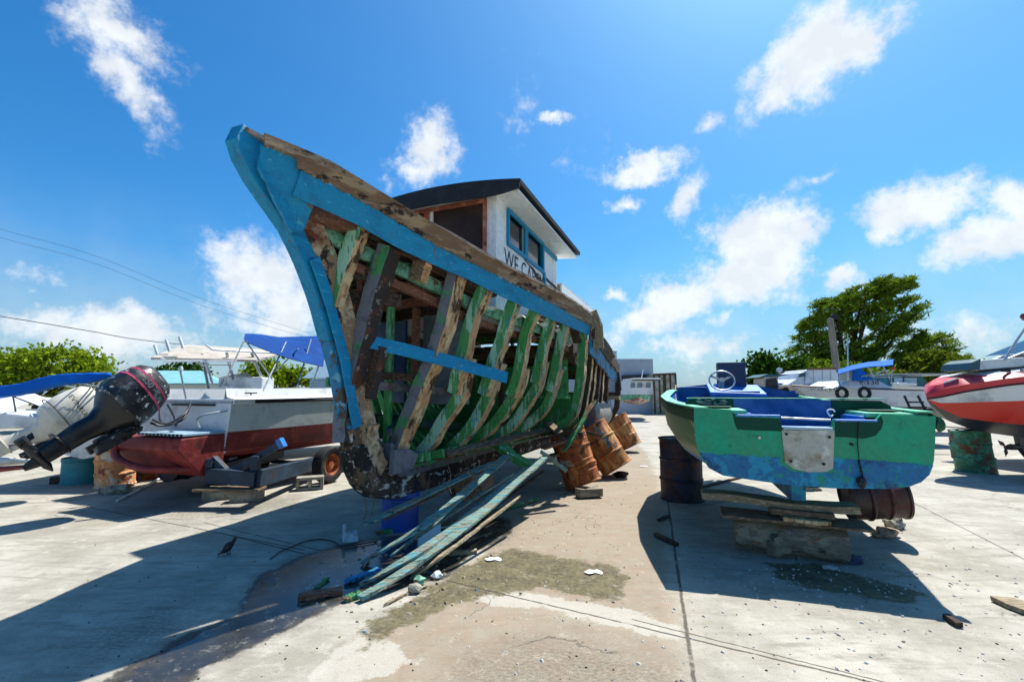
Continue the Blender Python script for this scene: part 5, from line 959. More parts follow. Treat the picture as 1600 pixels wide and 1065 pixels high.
mb = MB(); mb.tube([w1(.15, -.1, 1.43), w1(.1, -.2, 1.85)], .014, 8); mb.build('light_pole', 'chrome', b1); mb = MB(); mb.lathe([(.0, 0), (.03, 0), (.035, .04), (.02, .08), (0, .08)], 12, c=w1(.1, -.2, 1.85), cap=False); mb.build('stern_light', 'gel', b1, smooth=True)
# bimini
c00, c10, c01, c11 = P(381, 532, 7.1), P(505, 572, 8.4), P(384, 528, 8.6), P(515, 524, 10.2)
mb = MB(); mb.grid(lambda u, v: c00.lerp(c10, u).lerp(c01.lerp(c11, u), v)+Vector((0, 0, .10*math.sin(v*PI)+.03*math.sin(u*9)*math.sin(v*PI)-.05*math.sin(u*PI)*(1-v))), 14, 10, th=.012); mb.build('sunshade', 'canvasd', b1, smooth=True)
for a, b in (((381, 532, 7.1), (350, 600, 7.4)), ((384, 532, 7.1), (425, 592, 8.6)), ((447, 534, 8.0), (411, 610, 7.2)), ((486, 530, 8.6), (464, 604, 8.0)), ((466, 545, 8.0), (430, 580, 8.6)), ((500, 566, 8.6), (486, 604, 8.6)), ((381, 532, 7.1), (384, 528, 8.6))):
    mb = MB(); mb.tube([P(*a), P(*b)], .013, 8); mb.build('shade_pole', 'chrome', b1, smooth=True)
# hoses
for pts in ([(298, 628, 6.7), (290, 645, 6.4), (262, 662, 6.2), (238, 655, 6.1)], [(298, 630, 6.7), (285, 655, 6.4), (255, 665, 6.2), (235, 660, 6.1)], [(262, 632, 6.7), (272, 650, 6.5), (275, 665, 6.4)], [(250, 640, 6.7), (250, 655, 6.5), (255, 664, 6.3)]):
    mb = MB(); mb.tube(polyline([P(*p) for p in pts], 16), .016, 8); mb.build('hose', 'rubrail', b1, smooth=True)
# ---- outboard motors: axis from powerhead (A) to propeller (B)
def outboard(root, A, B_, cowl, legm, wide=.30, prop='dkmetal', stripes=None, txt=None, txt2=None, cl=.55, name='outboard_motor', skirtm=None):
    A = Vector(A); B_ = Vector(B_); d = (B_-A).normalized(); L_ = (B_-A).length; up = Vector((0, 0, 1)); n = (up-d*up.dot(d)).normalized(); sd = d.cross(n)   # n: aft/upper side of the tilted motor
    def q(a, b, c): return A+d*a+n*b+sd*c
    mot = MB()
    def sec(a, b0, hw, hh, k=16, e=.75): return [q(a, b0+hh*(abs(math.sin(t))**e)*math.copysign(1, math.sin(t)), hw*(abs(math.cos(t))**e)*math.copysign(1, math.cos(t))) for t in np.linspace(0, 2*PI, k, endpoint=False)]
    def loft(mb, secs):
        k = len(secs[0]); vs = [p for s in secs for p in s]; fs = [(i*k+j, i*k+(j+1) % k, (i+1)*k+(j+1) % k, (i+1)*k+j) for i in range(len(secs)-1) for j in range(k)]; mb.add(vs, fs+[tuple(range(k))[::-1], tuple((len(secs)-1)*k+j for j in range(k))]); return mb
    w = wide
    prof = [(-cl*.52, .05, w*.25, w*.4), (-cl*.48, .05, w*.6, w*.75), (-cl*.38, .05, w*.82, w*1.0), (-cl*.1, .04, w*.95, w*1.22), (cl*.2, .02, w*.98, w*1.28), (cl*.42, 0, w*.95, w*1.22), (cl*.46, 0, w*.9, w*1.15)]
    top = loft(MB(), [sec(*p) for p in prof]).build(name, cowl, root, smooth=True, ang=60, label=None)
    mb = MB(); loft(mb, [sec(cl*.46, 0, w*.86, w*1.12), sec(cl*.56, -.01, w*.74, w*.95), sec(cl*.68, -.03, w*.5, w*.72), sec(cl*.85, -.03, w*.34, w*.56), sec(L_*.62, .0, w*.27, w*.5), sec(L_*.78, .0, w*.22, w*.45), sec(L_*.80, 0, w*.2, w*.42)]); mb.build('midsection', legm, top, smooth=True, ang=50)
    mb = MB(); loft(mb, [sec(L_*.80, .02, w*.42, w*.55, 12), sec(L_*.815, .02, w*.44, w*.57, 12)]); loft(mb, [sec(L_*.815, 0, w*.16, w*.42), sec(L_*.9, 0, w*.15, w*.4), sec(L_*1.0, 0, w*.14, w*.36)]); mb.tube([q(L_, -.2, 0), q(L_, -.12, 0), q(L_, .1, 0), q(L_, .2, 0)], w*.19, 14, rs=[.15, .8, 1, .85]); loft(mb, [sec(L_*1.0, -.02, w*.05, w*.3, 8), sec(L_*1.14, -.0, w*.03, w*.12, 8)]); mb.build('gearcase', legm if skirtm is None else skirtm, top, smooth=True, ang=50)
    mb = MB(); c = q(L_, .25, 0); mb.tube([q(L_, .19, 0), q(L_, .30, 0)], .055, 14)
    for k in range(3):
        a = 2*PI*k/3+.4; r0 = (d*math.cos(a)+sd*math.sin(a)); r1 = (d*math.cos(a+.9)+sd*math.sin(a+.9)); mb.prism([c+r0*.05, c+r0*.10+n*.02, c+(r0+r1).normalized()*.125+n*.03, c+r1*.10-n*.02, c+r1*.05-n*.03], n*0, n*.006)
    mb.build('propeller', prop, top)
    mb = MB(); loft(mb, [sec(cl*.5, -w*1.1, w*.5, w*.35, 10), sec(cl*1.05, -w*.95, w*.42, w*.3, 10)]); mb.beam(q(cl*.6, -w*1.2, w*.35), q(cl*1.2, -w*1.0, w*.35), .05, .1, up=n); mb.beam(q(cl*.6, -w*1.2, -w*.35), q(cl*1.2, -w*1.0, -w*.35), .05, .1, up=n)
    for i in range(7): mb.rock(q(cl*(.45+.1*i), -w*(1.25-.05*i), random.uniform(-w*.4, w*.4)), .06, 1, .6, 2, i)
    mb.build('mounting_bracket', 'engine', top)
    if stripes:
        for a in stripes:
            k = interp(a, [p[0] for p in prof], [p[2] for p in prof]); h = interp(a, [p[0] for p in prof], [p[3] for p in prof]); b0 = interp(a, [p[0] for p in prof], [p[1] for p in prof]); mb = MB(); loft(mb, [sec(a-.014, b0, k+.004, h+.004), sec(a+.014, b0, k+.004, h+.004)]); mb.build('stripe', 'pink', top, smooth=True, ang=60)
    return top, q, d, n, sd
cA, cB = P(216, 617, 6.1), P(62, 716, 5.3)
mot, q, d, n, sd = outboard(b1, cA, cB, 'blackscuff', 'black', .27, stripes=(-.15, -.02), cl=.64); mot['label'] = 'big black outboard with pink stripes'
side = sd if (sd.dot(Vector((0, 0, EYE))-cA)) > 0 else -sd
text('250', .11, frame(q(-.085, .15, 0)+side*.272, n*-1, side) , 'decal', 'greydecal', mot, .002, 1.)
# ---- trailer with wheel
tr = thing('boat_trailer', 'rusty navy blue boat trailer under the white and red motor boat', 'trailer', G(400, 760))
def bar(name, m, a, b, w, h, par): mb = MB(); mb.beam(a, b, w, h); return mb.build(name, m, par, bevel=.006)
F0, F1 = P(324, 742, 6.35), P(401, 748, 6.25)
bar('cross_beam', 'trailer', F0, F1, .1, .19, tr); bar('side_rail', 'trailer', F1, P(497, 722, 8.4), .1, .22, tr); bar('side_rail', 'trailer', F0, P(440, 705, 8.6), .1, .2, tr)
bar('upright', 'trailer', F0+Vector((.03, 0, .1)), P(328, 716, 6.35), .09, .09, tr); bar('upright', 'trailer', F1+Vector((-.05, .05, .1)), P(400, 712, 6.3), .1, .1, tr)
bar('bunk', 'trailer', P(360, 738, 6.4), P(441, 692, 6.35), .08, .09, tr); bar('bunk', 'trailer', P(352, 736, 6.4), P(332, 716, 6.4), .1, .1, tr)
mb = MB(); mb.beam(P(436, 694, 6.35), P(443, 690, 6.35), .11, .13); mb.build('bunk_end', 'inblue2', tr)
def wheel(root, c, axd, r, w):
    c = Vector(c); axd = Vector(axd).normalized(); R = axd.to_track_quat('Z', 'Y').to_matrix()
    mb = MB(); mb.lathe([(r*.56, -w*.42), (r*.66, -w*.5), (r*.9, -w*.5), (r*.98, -w*.36), (r, 0), (r*.98, w*.36), (r*.9, w*.5), (r*.66, w*.5), (r*.56, w*.42)], 36, c=c, R=R, cap=False); t = mb.build('wheel', 'rubber', root, smooth=True, ang=35)
    mb = MB(); mb.lathe([(r*.58, w*.44), (r*.5, w*.36), (r*.45, w*.15), (r*.28, w*.2), (r*.2, w*.34), (r*.1, w*.36), (.001, w*.36)], 30, c=c, R=R, cap=False)
    for k in range(8): a = k*PI/4; mb.tube([c+R @ Vector((r*.35*math.cos(a), r*.35*math.sin(a), w*.17)), c+R @ Vector((r*.35*math.cos(a), r*.35*math.sin(a), w*.23))], r*.05, 8)
    mb.build('rim', 'rim', t, smooth=True, ang=30); return t
wheel(tr, G(512, 754)+Vector((0, 0, .31)), ST1, .31, .2); bar('axle', 'trailer', G(512, 754)+Vector((0, 0, .3))-ST1*.1, G(512, 754)+Vector((0, 0, .3))-ST1*1.7, .06, .06, tr)
wheel(tr, G(512, 754)+Vector((0, 0, .31))-ST1*1.7, -ST1, .31, .2)
# cinder blocks
def cblock(g, rz, label, lie=False, z=0.):
    t = MB(); X, Y, Z = .40, .20, .20; w = .045
    parts = [((0, -Y/2+w/2, 0), (X, w, Z)), ((0, Y/2-w/2, 0), (X, w, Z))]+[((x, 0, 0), (w, Y-2*w, Z)) for x in (-X/2+w/2, 0, X/2-w/2)]
    R = Matrix.Rotation(rz, 3, 'Z') @ (Matrix.Rotation(PI/2, 3, 'X') if lie else Matrix.Identity(3))
    for c, s in parts: t.box(Vector(g)+Vector((0, 0, .1+z))+R @ Vector(c), s, R)
    return single(t, 'cinder_block', 'cinder', label, 'cinder block', g, 'loose cinder blocks', bevel=.006)
cblock(G(342, 779), .45, 'left cinder block under the trailer cross beam', False); cblock(G(386, 782), .25, 'right cinder block under the trailer cross beam', False); cblock(G(484, 764), .35, 'loose cinder block lying in front of the trailer wheel', True)
mb = MB(); mb.box((F0+F1)/2*1.0+Vector((0, -.02, -.15)), (.85, .26, .03), Matrix.Rotation(.0, 3, 'Z')); single(mb, 'packing_board', 'wood', 'thin board between the cinder blocks and the trailer', 'plank', ((F0+F1)/2).xy.to_3d(), bevel=.003)
# dark rusty drums in the shade under the stern, teal and peach barrels
drum('rusty_drum', 'dark rusty drum lying on its side under the red stern bracket', 'dkdrum', P(262, 724, 7.2), .27, .8, (PI/2*.98, 1.2), lidm='rust'); drum('rusty_drum', 'brown rusty drum standing in the shade behind the peach one', 'rust', G(238, 745), .27, .62)
drum('teal_tub', 'teal tub behind the peach drum', 'teald', G(130, 752), .30, .42, wob=0, ribs=(.9,), cat='tub')
drum('peach_drum', 'peach coloured rusty drum standing tilted under the black outboard', 'peach', G(180, 760)+Vector((0, 0, .02)), .26, .68, (.07, 3.4), ribs=(.3, .62))
mb = MB(); mb.tube([G(183, 782, .02), G(248, 748, .04)], .018, 8); single(mb, 'white_pipe', 'gel', 'thin white pipe on the ground beside the coral rock', 'pipe', G(210, 766))
mb = MB(); g = G(92, 755); mb.box(g+Vector((0, 0, .06)), (.2, .15, .12)); single(mb, 'timber_block', 'dkwood', 'small dark block left of the teal tub', 'wood block', g, bevel=.01)
# ---- boat at the left edge with white outboard and blue canvas
O2 = Vector((-7.0, 7.6, 0)); b2 = thing('white_boat', 'white boat at the left edge with white outboard and rolled bright blue canvas', 'boat', O2)
hull(b2, O2, AX1*1+Vector((-.35, 0, 0)), 6, 2.2, .45, 1.25, [(0, .4, 'redbot', 'hull_bottom'), (.4, 1, 'gel', 'hull_side')], deck='gel', cap='rubrail')
mot2, q2, d2, n2, sd2 = outboard(b2, P(118, 642, 6.9), P(-20, 712, 6.2), 'motorw', 'motorw', .235, cl=.64); mot2['label'] = 'white outboard motor with dark lettering'
side2 = sd2 if sd2.dot(Vector((0, 0, EYE))-P(118, 642, 6.9)) > 0 else -sd2
text('EVINRUDE', .08, frame(q2(-.02, .04, 0)+side2*.232, n2*-1, side2), 'lettering', 'text', mot2, .002, 1.25)
mb = MB()
for a in (-.16, .12): c = q2(a, 0, 0)
mb.tube([q2(.2, .33*math.sin(t)*1.05, .262*math.cos(t)) for t in np.linspace(0, 2*PI, 24)], .008, 5, cap=False); mb.build('seam', 'rubrail', mot2)
mb = MB(); a, b = P(-60, 622, 6.3), P(172, 583, 6.3); q = [a.lerp(b, i/20) for i in range(21)]; mb.sweep([p+Vector((0, 0, .02*math.sin(i*.6))) for i, p in enumerate(q)], .2, .11, jit=.008, ws=[1]*19+[.7, .35], hs=[1.5-.02*i for i in range(19)]+[.8, .5]); mb.build('canvas_top', 'canvas', b2, smooth=True, bevel=.02)
for a, b in (((20, 617, 6.3), (27, 657, 6.8)), ((15, 617, 6.3), (75, 640, 7.2)), ((90, 600, 6.3), (140, 610, 7.2)), ((120, 598, 6.3), (160, 605, 7.0)), ((150, 592, 6.3), (128, 625, 7.4)), ((0, 660, 6.7), (60, 648, 7.0)), ((165, 588, 6.3), (135, 620, 7.3))):
    mb = MB(); mb.tube([P(*a), P(*b)], .011, 6); mb.build('frame_pole', 'chrome' if a[0] > 60 else 'dkmetal', b2)
mb = MB(); mb.grid(lambda u, v: P(-60+150*u, 618+22*v+6*math.sin(u*7), 8.5+1.5*u-1.5*v)+Vector((0, 0, .05*math.sin(u*13+v*5))), 16, 6); mb.build('cover', 'tarp', b2, smooth=True)
mb = MB(); mb.prism([P(-40, 640, 6.3), P(62, 650, 6.5), P(60, 668, 6.5), P(-40, 672, 6.3)], Vector((0, 0, 0)), Vector((.0, .5, 0))); mb.build('side_pod', 'gel', b2, bevel=.03)
mb = MB(); mb.tube([P(-60, 738, 5.9), P(52, 728, 5.9)], .05, 10, rs=[1, .5]); mb.build('keel_fin', 'redbot', b2, smooth=True); mb = MB(); mb.tube([P(-60, 722, 6.0), P(48, 720, 6.0)], .07, 10, rs=[1.3, .4]); mb.build('bracket_arm', 'motorw', b2, smooth=True)
# ---- T-top boat behind
O3 = Vector((-6.6, 10.6, 0)); b3 = thing('centre_console_boat', 'white boat with beige hard top standing behind the motor boat', 'boat', O3); AX3 = Vector((.62, .78, 0)).normalized()
hull(b3, O3, AX3, 5.2, 2.1, .5, 1.55, [(0, 1, 'gel', 'hull_side')], deck='gel', sheer=.15)
tt = [P(236, 557, 8.2), P(272, 541, 8.6), P(310, 538, 9.6), P(452, 548, 10.6), P(400, 559, 9.4)]
mb = MB(); a0, a1, a2, a3 = P(236, 558, 8.3), P(400, 562, 9.2), P(290, 538, 9.6), P(455, 548, 10.8)
mb.grid(lambda u, v: a0.lerp(a1, u).lerp(a2.lerp(a3, u), v)+Vector((0, 0, .07*math.sin(v*PI)*math.sin(PI*min(1, u*1.2+.1)))), 14, 10, th=.045); mb.build('hard_top', 'beige', b3, smooth=True, ang=40)
mb = MB(); mb.tube([P(322, 539, 8.7), P(332, 546, 8.7), P(440, 552, 9.9), P(445, 548, 10.3)], .022, 8); mb.tube([P(252, 559, 8.2), P(260, 564, 8.2), P(370, 564, 9.0)], .018, 8); mb.tube([P(305, 556, 8.8), P(308, 566, 8.8), P(315, 570, 8.8), P(360, 570, 9.2)], .013, 8)
for i in range(3): u = .2+.28*i; mb.tube([a0.lerp(a1, u)-Vector((0, 0, .03)), a2.lerp(a3, u)-Vector((0, 0, .03))], .016, 8)
mb.build('top_frame', 'gel', b3, smooth=True)
for a, b in (((315, 553, 8.9), (326, 606, 9.4)), ((354, 551, 9.0), (368, 606, 9.5)), ((393, 551, 9.4), (413, 602, 9.8)), ((318, 553, 9.6), (332, 600, 9.9))):
    mb = MB(); mb.tube([P(*a), P(*b)], .028, 8); mb.build('top_pole', 'chrome', b3, smooth=True)
for x, y in ((243, 547), (261, 539), (282, 534)): mb = MB(); c = P(x, y, 8.6); mb.tube([c+Vector((.06, 0, -.12)), c+Vector((-.03, 0, .1))], .028, 8); mb.build('rod_holder', 'gel', b3)
mb = MB(); mb.prism([P(343, 603, 9.2), P(352, 588, 9.4), P(385, 583, 9.8), P(402, 600, 9.8)], Vector((0, 0, 0)), Vector((0, .02, 0))); mb.build('windscreen', 'clearvinyl', b3); mb = MB(); mb.tube([P(343, 603, 9.2), P(350, 589, 9.4), P(386, 582, 9.8), P(402, 600, 9.8)], .015, 6); mb.build('windscreen_frame', 'chrome', b3)
mb = MB(); mb.box(P(385, 608, 9.6), (.9, .5, .5)); mb.build('console', 'gel', b3, bevel=.03)
# ---- house and trees behind left
g = G(300, 640); g = Vector((P(290, 600, 26).x, 26, 0)); hs = thing('small_house', 'low white house with pale teal metal roof behind the left boats', 'house', g)
A_, B2, C2, D2 = P(205, 606, 24), P(345, 606, 24), P(355, 606, 31), P(215, 606, 31)
for p in (A_, B2, C2, D2): p.z = 2.0
mb = MB(); bot = [Vector((p.x, p.y, 0)) for p in (A_, B2, C2, D2)]; mb.prism(bot, (0, 0, 0), (0, 0, 2.0)); mb.build('wall', 'bldgw', hs)
r0 = (A_+D2)/2+Vector((-.2, 0, .85)); r1 = (B2+C2)/2+Vector((-1.5, 0, .85)); mb = MB(); e = .3
mb.prism([A_+Vector((-e, -e, 0)), B2+Vector((e, -e, 0)), r1, r0], (0, 0, 0), (0, 0, .06)); mb.prism([r0, r1, C2+Vector((e, e, 0)), D2+Vector((-e, e, 0))], (0, 0, 0), (0, 0, .06)); mb.prism([B2+Vector((e, -e, 0)), C2+Vector((e, e, 0)), r1], (0, 0, 0), (0, 0, .06)); mb.build('roof', 'houseroof', hs)
def leaves(mb_pts, size, name, m, parent, el=1.0, wind=None, seed=1, drop=.3):
    rg = np.random.default_rng(seed); P_ = np.array(mb_pts); n = len(P_)
    a = rg.normal(size=(n, 3)); 
    if wind is not None: a = a*.55+np.array(wind)*1.0
    a /= np.linalg.norm(a, axis=1)[:, None]; b = np.cross(a, rg.normal(size=(n, 3))); b /= np.linalg.norm(b, axis=1)[:, None]
    s = (size*rg.uniform(.6, 1.3, n))[:, None]; A = a*s*el; B = b*s*.5/max(1, el*.6)
    V = np.stack([P_-A, P_-A*.1+B, P_+A, P_-A*.1-B], 1).reshape(-1, 3); W = np.array(WM[parent.name].translation); V = V-W
    me = bpy.data.meshes.new(name); me.vertices.add(4*n); me.vertices.foreach_set('co', V.astype(np.float32).ravel()); me.loops.add(4*n); me.loops.foreach_set('vertex_index', np.arange(4*n, dtype=np.int32)); me.polygons.add(n); me.polygons.foreach_set('loop_start', np.arange(n, dtype=np.int32)*4); me.update(calc_edges=True)
    me.materials.append(m); o = bpy.data.objects.new(name, me); COL.objects.link(o); o.parent = parent; WM[o.name] = WM[parent.name]; return o
LM1 = leafmat('olive_leaves', ['#3d4a14', '#5f6f1c', '#7f8a2c', '#4a5c1a']); LM2 = leafmat('deep_green_leaves', ['#18300f', '#2c4a16', '#46641e', '#1d3a12']); LM3 = leafmat('yellow_green_leaves', ['#5a7014', '#7c9220', '#94a62e', '#46600f']); LM4 = leafmat('windswept_green_leaves', ['#3a5216', '#62801f', '#8a9e30', '#44601a', '#7a8836'])  # leaf tones vary at random from leaf to leaf
def tree(name, label, Y, base_px, blobs, nleaf, size, m, el=1., wind=None, clump=.5, seed=1, trunk_r=.25, depth=.8, group=None, cat='tree'):
    """blobs: (px, py, rx, ry, weight) crown masses, px/py in photo pixels at distance Y"""
    bx = P(base_px, 600, Y).x; t = thing(name, label, cat, (bx, Y, 0), 0, group); rg = np.random.default_rng(seed); k = Y/F_PX
    B0 = [(P(x, y, Y), rx*k, ry*k, w) for x, y, rx, ry, w in blobs]; pts = []; tot = sum(b[3] for b in B0); mbt = MB()
    tops = []
    for c, rx, rz, w in B0:
        nc = max(6, int(nleaf*w/tot/55)); ctr = rg.normal(size=(nc, 3)); ctr /= np.linalg.norm(ctr, axis=1)[:, None]; ctr *= (rg.uniform(.35, 1.0, nc)**.5)[:, None]
        for q in ctr:
            cc = np.array([c.x+q[0]*rx, c.y+q[1]*(rx+rz)/2*depth, c.z+q[2]*rz]); 
            if cc[2] < .4: cc[2] = .4
            n = int(nleaf*w/tot/nc*rg.uniform(.4, 1.6)); sp = clump*rg.uniform(.6, 1.3)
            d = rg.normal(size=(n, 3))*sp*np.array([.55, .55, .4])
            if wind is not None: ln = rg.uniform(0, 1, n)**1.2; d = d*(1-.6*ln[:, None])+np.array(wind)[None]*ln[:, None]*sp*2.6
            pts.append(cc+d)
        tops.append(c)
    leaves(np.concatenate(pts), size, 'crown', m, t, el, wind, seed)
    low = min(c.z for c, _, _, _ in B0); fork = Vector((bx, Y, max(.8, low*.55)))
    mbt.tube(polyline([Vector((bx, Y, 0)), Vector((bx+.1*trunk_r, Y, fork.z*.5)), fork], 6), trunk_r, 10, rs=[1.3, 1.1, 1, .95, .9, .85])
    for c, rx, rz, w in B0:
        for j in range(3):
            e = Vector((c.x+rg.uniform(-.6, .6)*rx, c.y+rg.uniform(-.6, .6)*rx*depth, c.z+rg.uniform(-.1, .7)*rz)); mid = fork.lerp(e, .5)+Vector((rg.uniform(-.3, .3), rg.uniform(-.3, .3), .2))
            mbt.tube(polyline([fork, mid, e], 8), trunk_r*.45, 6, rs=[1, .9, .8, .65, .5, .4, .3, .15])
    mbt.build('trunk', 'bark', t, smooth=True); return t
gt_ = 'trees behind the boat yard'
tree('leafy_tree', 'yellow green tree behind the blue canvas at the left edge', 19, 60, [(20, 580, 60, 28, 2), (85, 568, 65, 26, 3), (145, 580, 40, 20, 1.3), (-30, 575, 50, 30, 1), (90, 600, 90, 20, 1.5)], 9000, .11, LM3, .9, None, .42, 3, .15, group=gt_)
tree('leafy_tree', 'dark low tree behind the T-shaped hard top and small house', 36, 285, [(290, 583, 34, 12, 1), (255, 587, 20, 9, .5)], 2500, .2, LM2, .8, None, .6, 4, .2, group=gt_)
tree('leafy_tree', 'round bright green tree seen between the sunshade poles', 20, 430, [(420, 580, 32, 16, 1.5), (455, 592, 40, 12, 1), (395, 595, 26, 12, .7), (490, 594, 22, 9, .5)], 5000, .13, LM3, .8, None, .35, 5, .15, group=gt_)
big = tree('windswept_tree', 'large windswept tree behind the parked boats on the right', 38, 1322, [(1345, 470, 42, 20, 1.6), (1385, 450, 40, 14, 1.5), (1300, 485, 32, 18, 1), (1275, 520, 38, 22, 1.3), (1400, 490, 38, 26, 1.3), (1345, 515, 50, 22, 1.4), (1265, 560, 35, 28, 1.4), (1440, 545, 42, 24, 1.3), (1395, 540, 50, 22, 1.3), (1310, 560, 50, 24, 1.4), (1475, 570, 28, 14, .6), (1240, 575, 25, 16, .6), (1390, 590, 100, 22, 2)], 31000, .13, LM4, 2.3, (.75, .0, .38), .44, 6, .45, depth=.8, group=gt_)
tree('windswept_tree', 'bushy bright tree at the right of the large windswept one', 34, 1440, [(1445, 572, 38, 22, 1.2), (1478, 578, 26, 14, .8), (1420, 592, 50, 18, 1)], 9000, .16, LM1, 1.6, (.7, 0, .3), .55, 7, .25, group=gt_)
tree('leafy_tree', 'small round leaved tree at the left of the large windswept one', 30, 1195, [(1192, 575, 20, 22, 1), (1205, 600, 28, 22, 1), (1232, 585, 28, 24, 1)], 6000, .19, LM2, .8, None, .5, 8, .2, group=gt_)
tree('leafy_tree', 'mid height hedge tree behind the white cabin boat', 32, 1260, [(1262, 590, 50, 26, 1), (1330, 595, 60, 25, 1)], 8000, .17, LM4, 1.3, None, .55, 9, .2, group=gt_)
# pole with lamp, mast, wires
t = thing('utility_pole', 'leaning grey wooden pole with small floodlight before the windswept tree', 'pole', (P(1316, 640, 24).x, 24, 0)); mb = MB(); mb.tube([Vector((P(1316, 640, 24).x, 24, 0)), P(1297, 497, 24)], .17, 12, rs=[1.15, .85]); mb.build('pole', 'pole', t, smooth=True); mb = MB(); mb.box(P(1304, 494, 23.9), (.3, .25, .2), Matrix.Rotation(.5, 3, 'Y')); mb.beam(P(1297, 497, 24), P(1304, 496, 24), .06, .06); mb.build('floodlight', 'dkmetal', t, bevel=.02)
for nm, pts, lab, r in (('power_line', [(-200, 465, 16), (0, 494, 18), (140, 517, 20), (255, 535, 22), (500, 556, 30)], 'lowest dark power line crossing the sky at the left', .018), ('power_line', [(-100, 325, 26), (0, 358, 28), (150, 400, 30), (330, 472, 33), (510, 528, 40)], 'upper faint power line at the left', .010), ('power_line', [(-100, 338, 26), (0, 371, 28), (150, 412, 30), (330, 482, 33), (510, 536, 40)], 'middle faint power line, just below the upper one', .010)):
    mb = MB(); mb.tube(polyline([P(*p) for p in pts], 24), r, 5); single(mb, nm, 'wire', lab, 'power line', P(0, 500, 20).xy.to_3d(), 'power lines')
# ------------------------------------------------------------------ right background boats
AXR = Vector((-1, .0, 0))
O4 = Vector((P(1475, 620, 14).x, 14.3, 0)); b4 = thing('cabin_cruiser', 'white cruiser numbered P 138 with bright blue canopy and two tyre fenders', 'boat', O4)
s4, w4 = hull(b4, O4, Vector((-1, .03, 0)), 4.35, 1.9, .75, 1.62, [(0, .5, 'teal', 'hull_bottom'), (.5, 1, 'gel', 'hull_side')], sheer=.16, rake=.9, cap='rubrail', deck='gel', chz=.25)
Y4 = 13.3
mb = MB(); mb.prism([P(1297, 607, Y4+.2), P(1325, 594, Y4+.3), P(1370, 592, Y4+.3), P(1400, 607, Y4+.2)], (0, 0, 0), (0, 1.4, 0)); mb.build('cabin_top', 'gel', b4, bevel=.06)
mb = MB(); mb.prism([P(1308, 597, Y4+.2), P(1314, 579, Y4+.2), P(1338, 578, Y4+.2), P(1340, 595, Y4+.2)], (0, 0, 0), (0, .02, 0)); mb.build('clear_curtain', 'clearvinyl', b4)
mb = MB(); q0, q1, q2_, q3 = P(1310, 584, Y4), P(1396, 572, Y4), P(1310, 581, Y4+1.5), P(1396, 566, Y4+1.5); mb.grid(lambda u, v: q0.lerp(q1, u).lerp(q2_.lerp(q3, u), v)+Vector((0, 0, .1*math.sin(v*PI)+(.09*math.sin(u*PI) if u < .8 else .05))), 12, 8, th=.02); mb.build('canopy', 'canvas', b4, smooth=True)
mb = MB(); mb.prism([P(1333, 595, Y4+.15), P(1334, 578, Y4+.1), P(1345, 576, Y4+.1), P(1364, 590, Y4+.15), P(1350, 594, Y4+.15)], (0, 0, 0), (0, .03, 0)); mb.build('canopy_side', 'canvas', b4)
mb = MB()
for a, b in (((1358, 575), (1365, 588)), ((1380, 572), (1395, 600)), ((1352, 588), (1394, 582)), ((1394, 573), (1392, 600)), ((1345, 588), (1390, 577))): mb.tube([P(*a, Y4+.1), P(*b, Y4+.1)], .016, 6)
mb.build('canopy_frame', 'chrome', b4)
mb = MB(); mb.prism([P(1394, 573, Y4), P(1399, 574, Y4), P(1400, 578, Y4), P(1393, 577, Y4)], (0, 0, 0), (0, .01, 0)); mb.build('flag', 'beltred', b4)
for x in (1315.5, 1351):
    t = thing('tyre_fender', ('left' if x < 1330 else 'right')+' one of two black tyres hung on the white cruiser\'s side', 'tyre', P(x, 614, Y4-.15), 0, 'tyre fenders on the cruiser'); c = P(x, 614, Y4-.13); mb = MB(); mb.tube([c+Vector((.145*math.cos(a), 0, .145*math.sin(a))) for a in np.linspace(0, 2*PI, 25)], .048, 10, cap=False); mb.build('tyre', 'rubber', t, smooth=True)
    mb = MB(); mb.tube([c+Vector((0, .03, .17)), c+Vector((0, .08, .34))], .008, 5); mb.build('rope', 'rubrail', t)
text('P·138', .2, frame(P(1358, 597.5, Y4+.16), Vector((1, 0, 0)), Vector((0, -1, .1))), 'lettering', 'text', b4, .003, 1.3); text('WARCRY', .125, frame(P(1286, 608.5, 13.55), Vector((1, -.42, -.02)), Vector((-.42, -1, .0))), 'lettering', 'text', b4, .003, 1.15, sp=1.1)
# trailer ladder
t = thing('boat_cradle', 'grey ladder like steel cradle beside the white cruiser', 'cradle', G(1430, 680)); 
for a, b in (((1413, 618), (1424, 642)), ((1434, 618), (1447, 642)), ((1420, 636), (1448, 636)), ((1417, 628), (1444, 628))): mb = MB(); mb.beam(P(*a, 12.2), P(*b, 12.0), .04, .04); mb.build('bar', 'dkmetal', t)
mb = MB(); mb.beam(P(1400, 642, 12.1), P(1475, 640, 12.1), .1, .1)
for x in (1405, 1422): mb.beam(P(x, 642, 12.1), Vector((P(x, 642, 12.1).x, 12.1, 0)), .1, .1, up=(0, 1, 0))
mb.build('base_rail', 'dkframe', t)
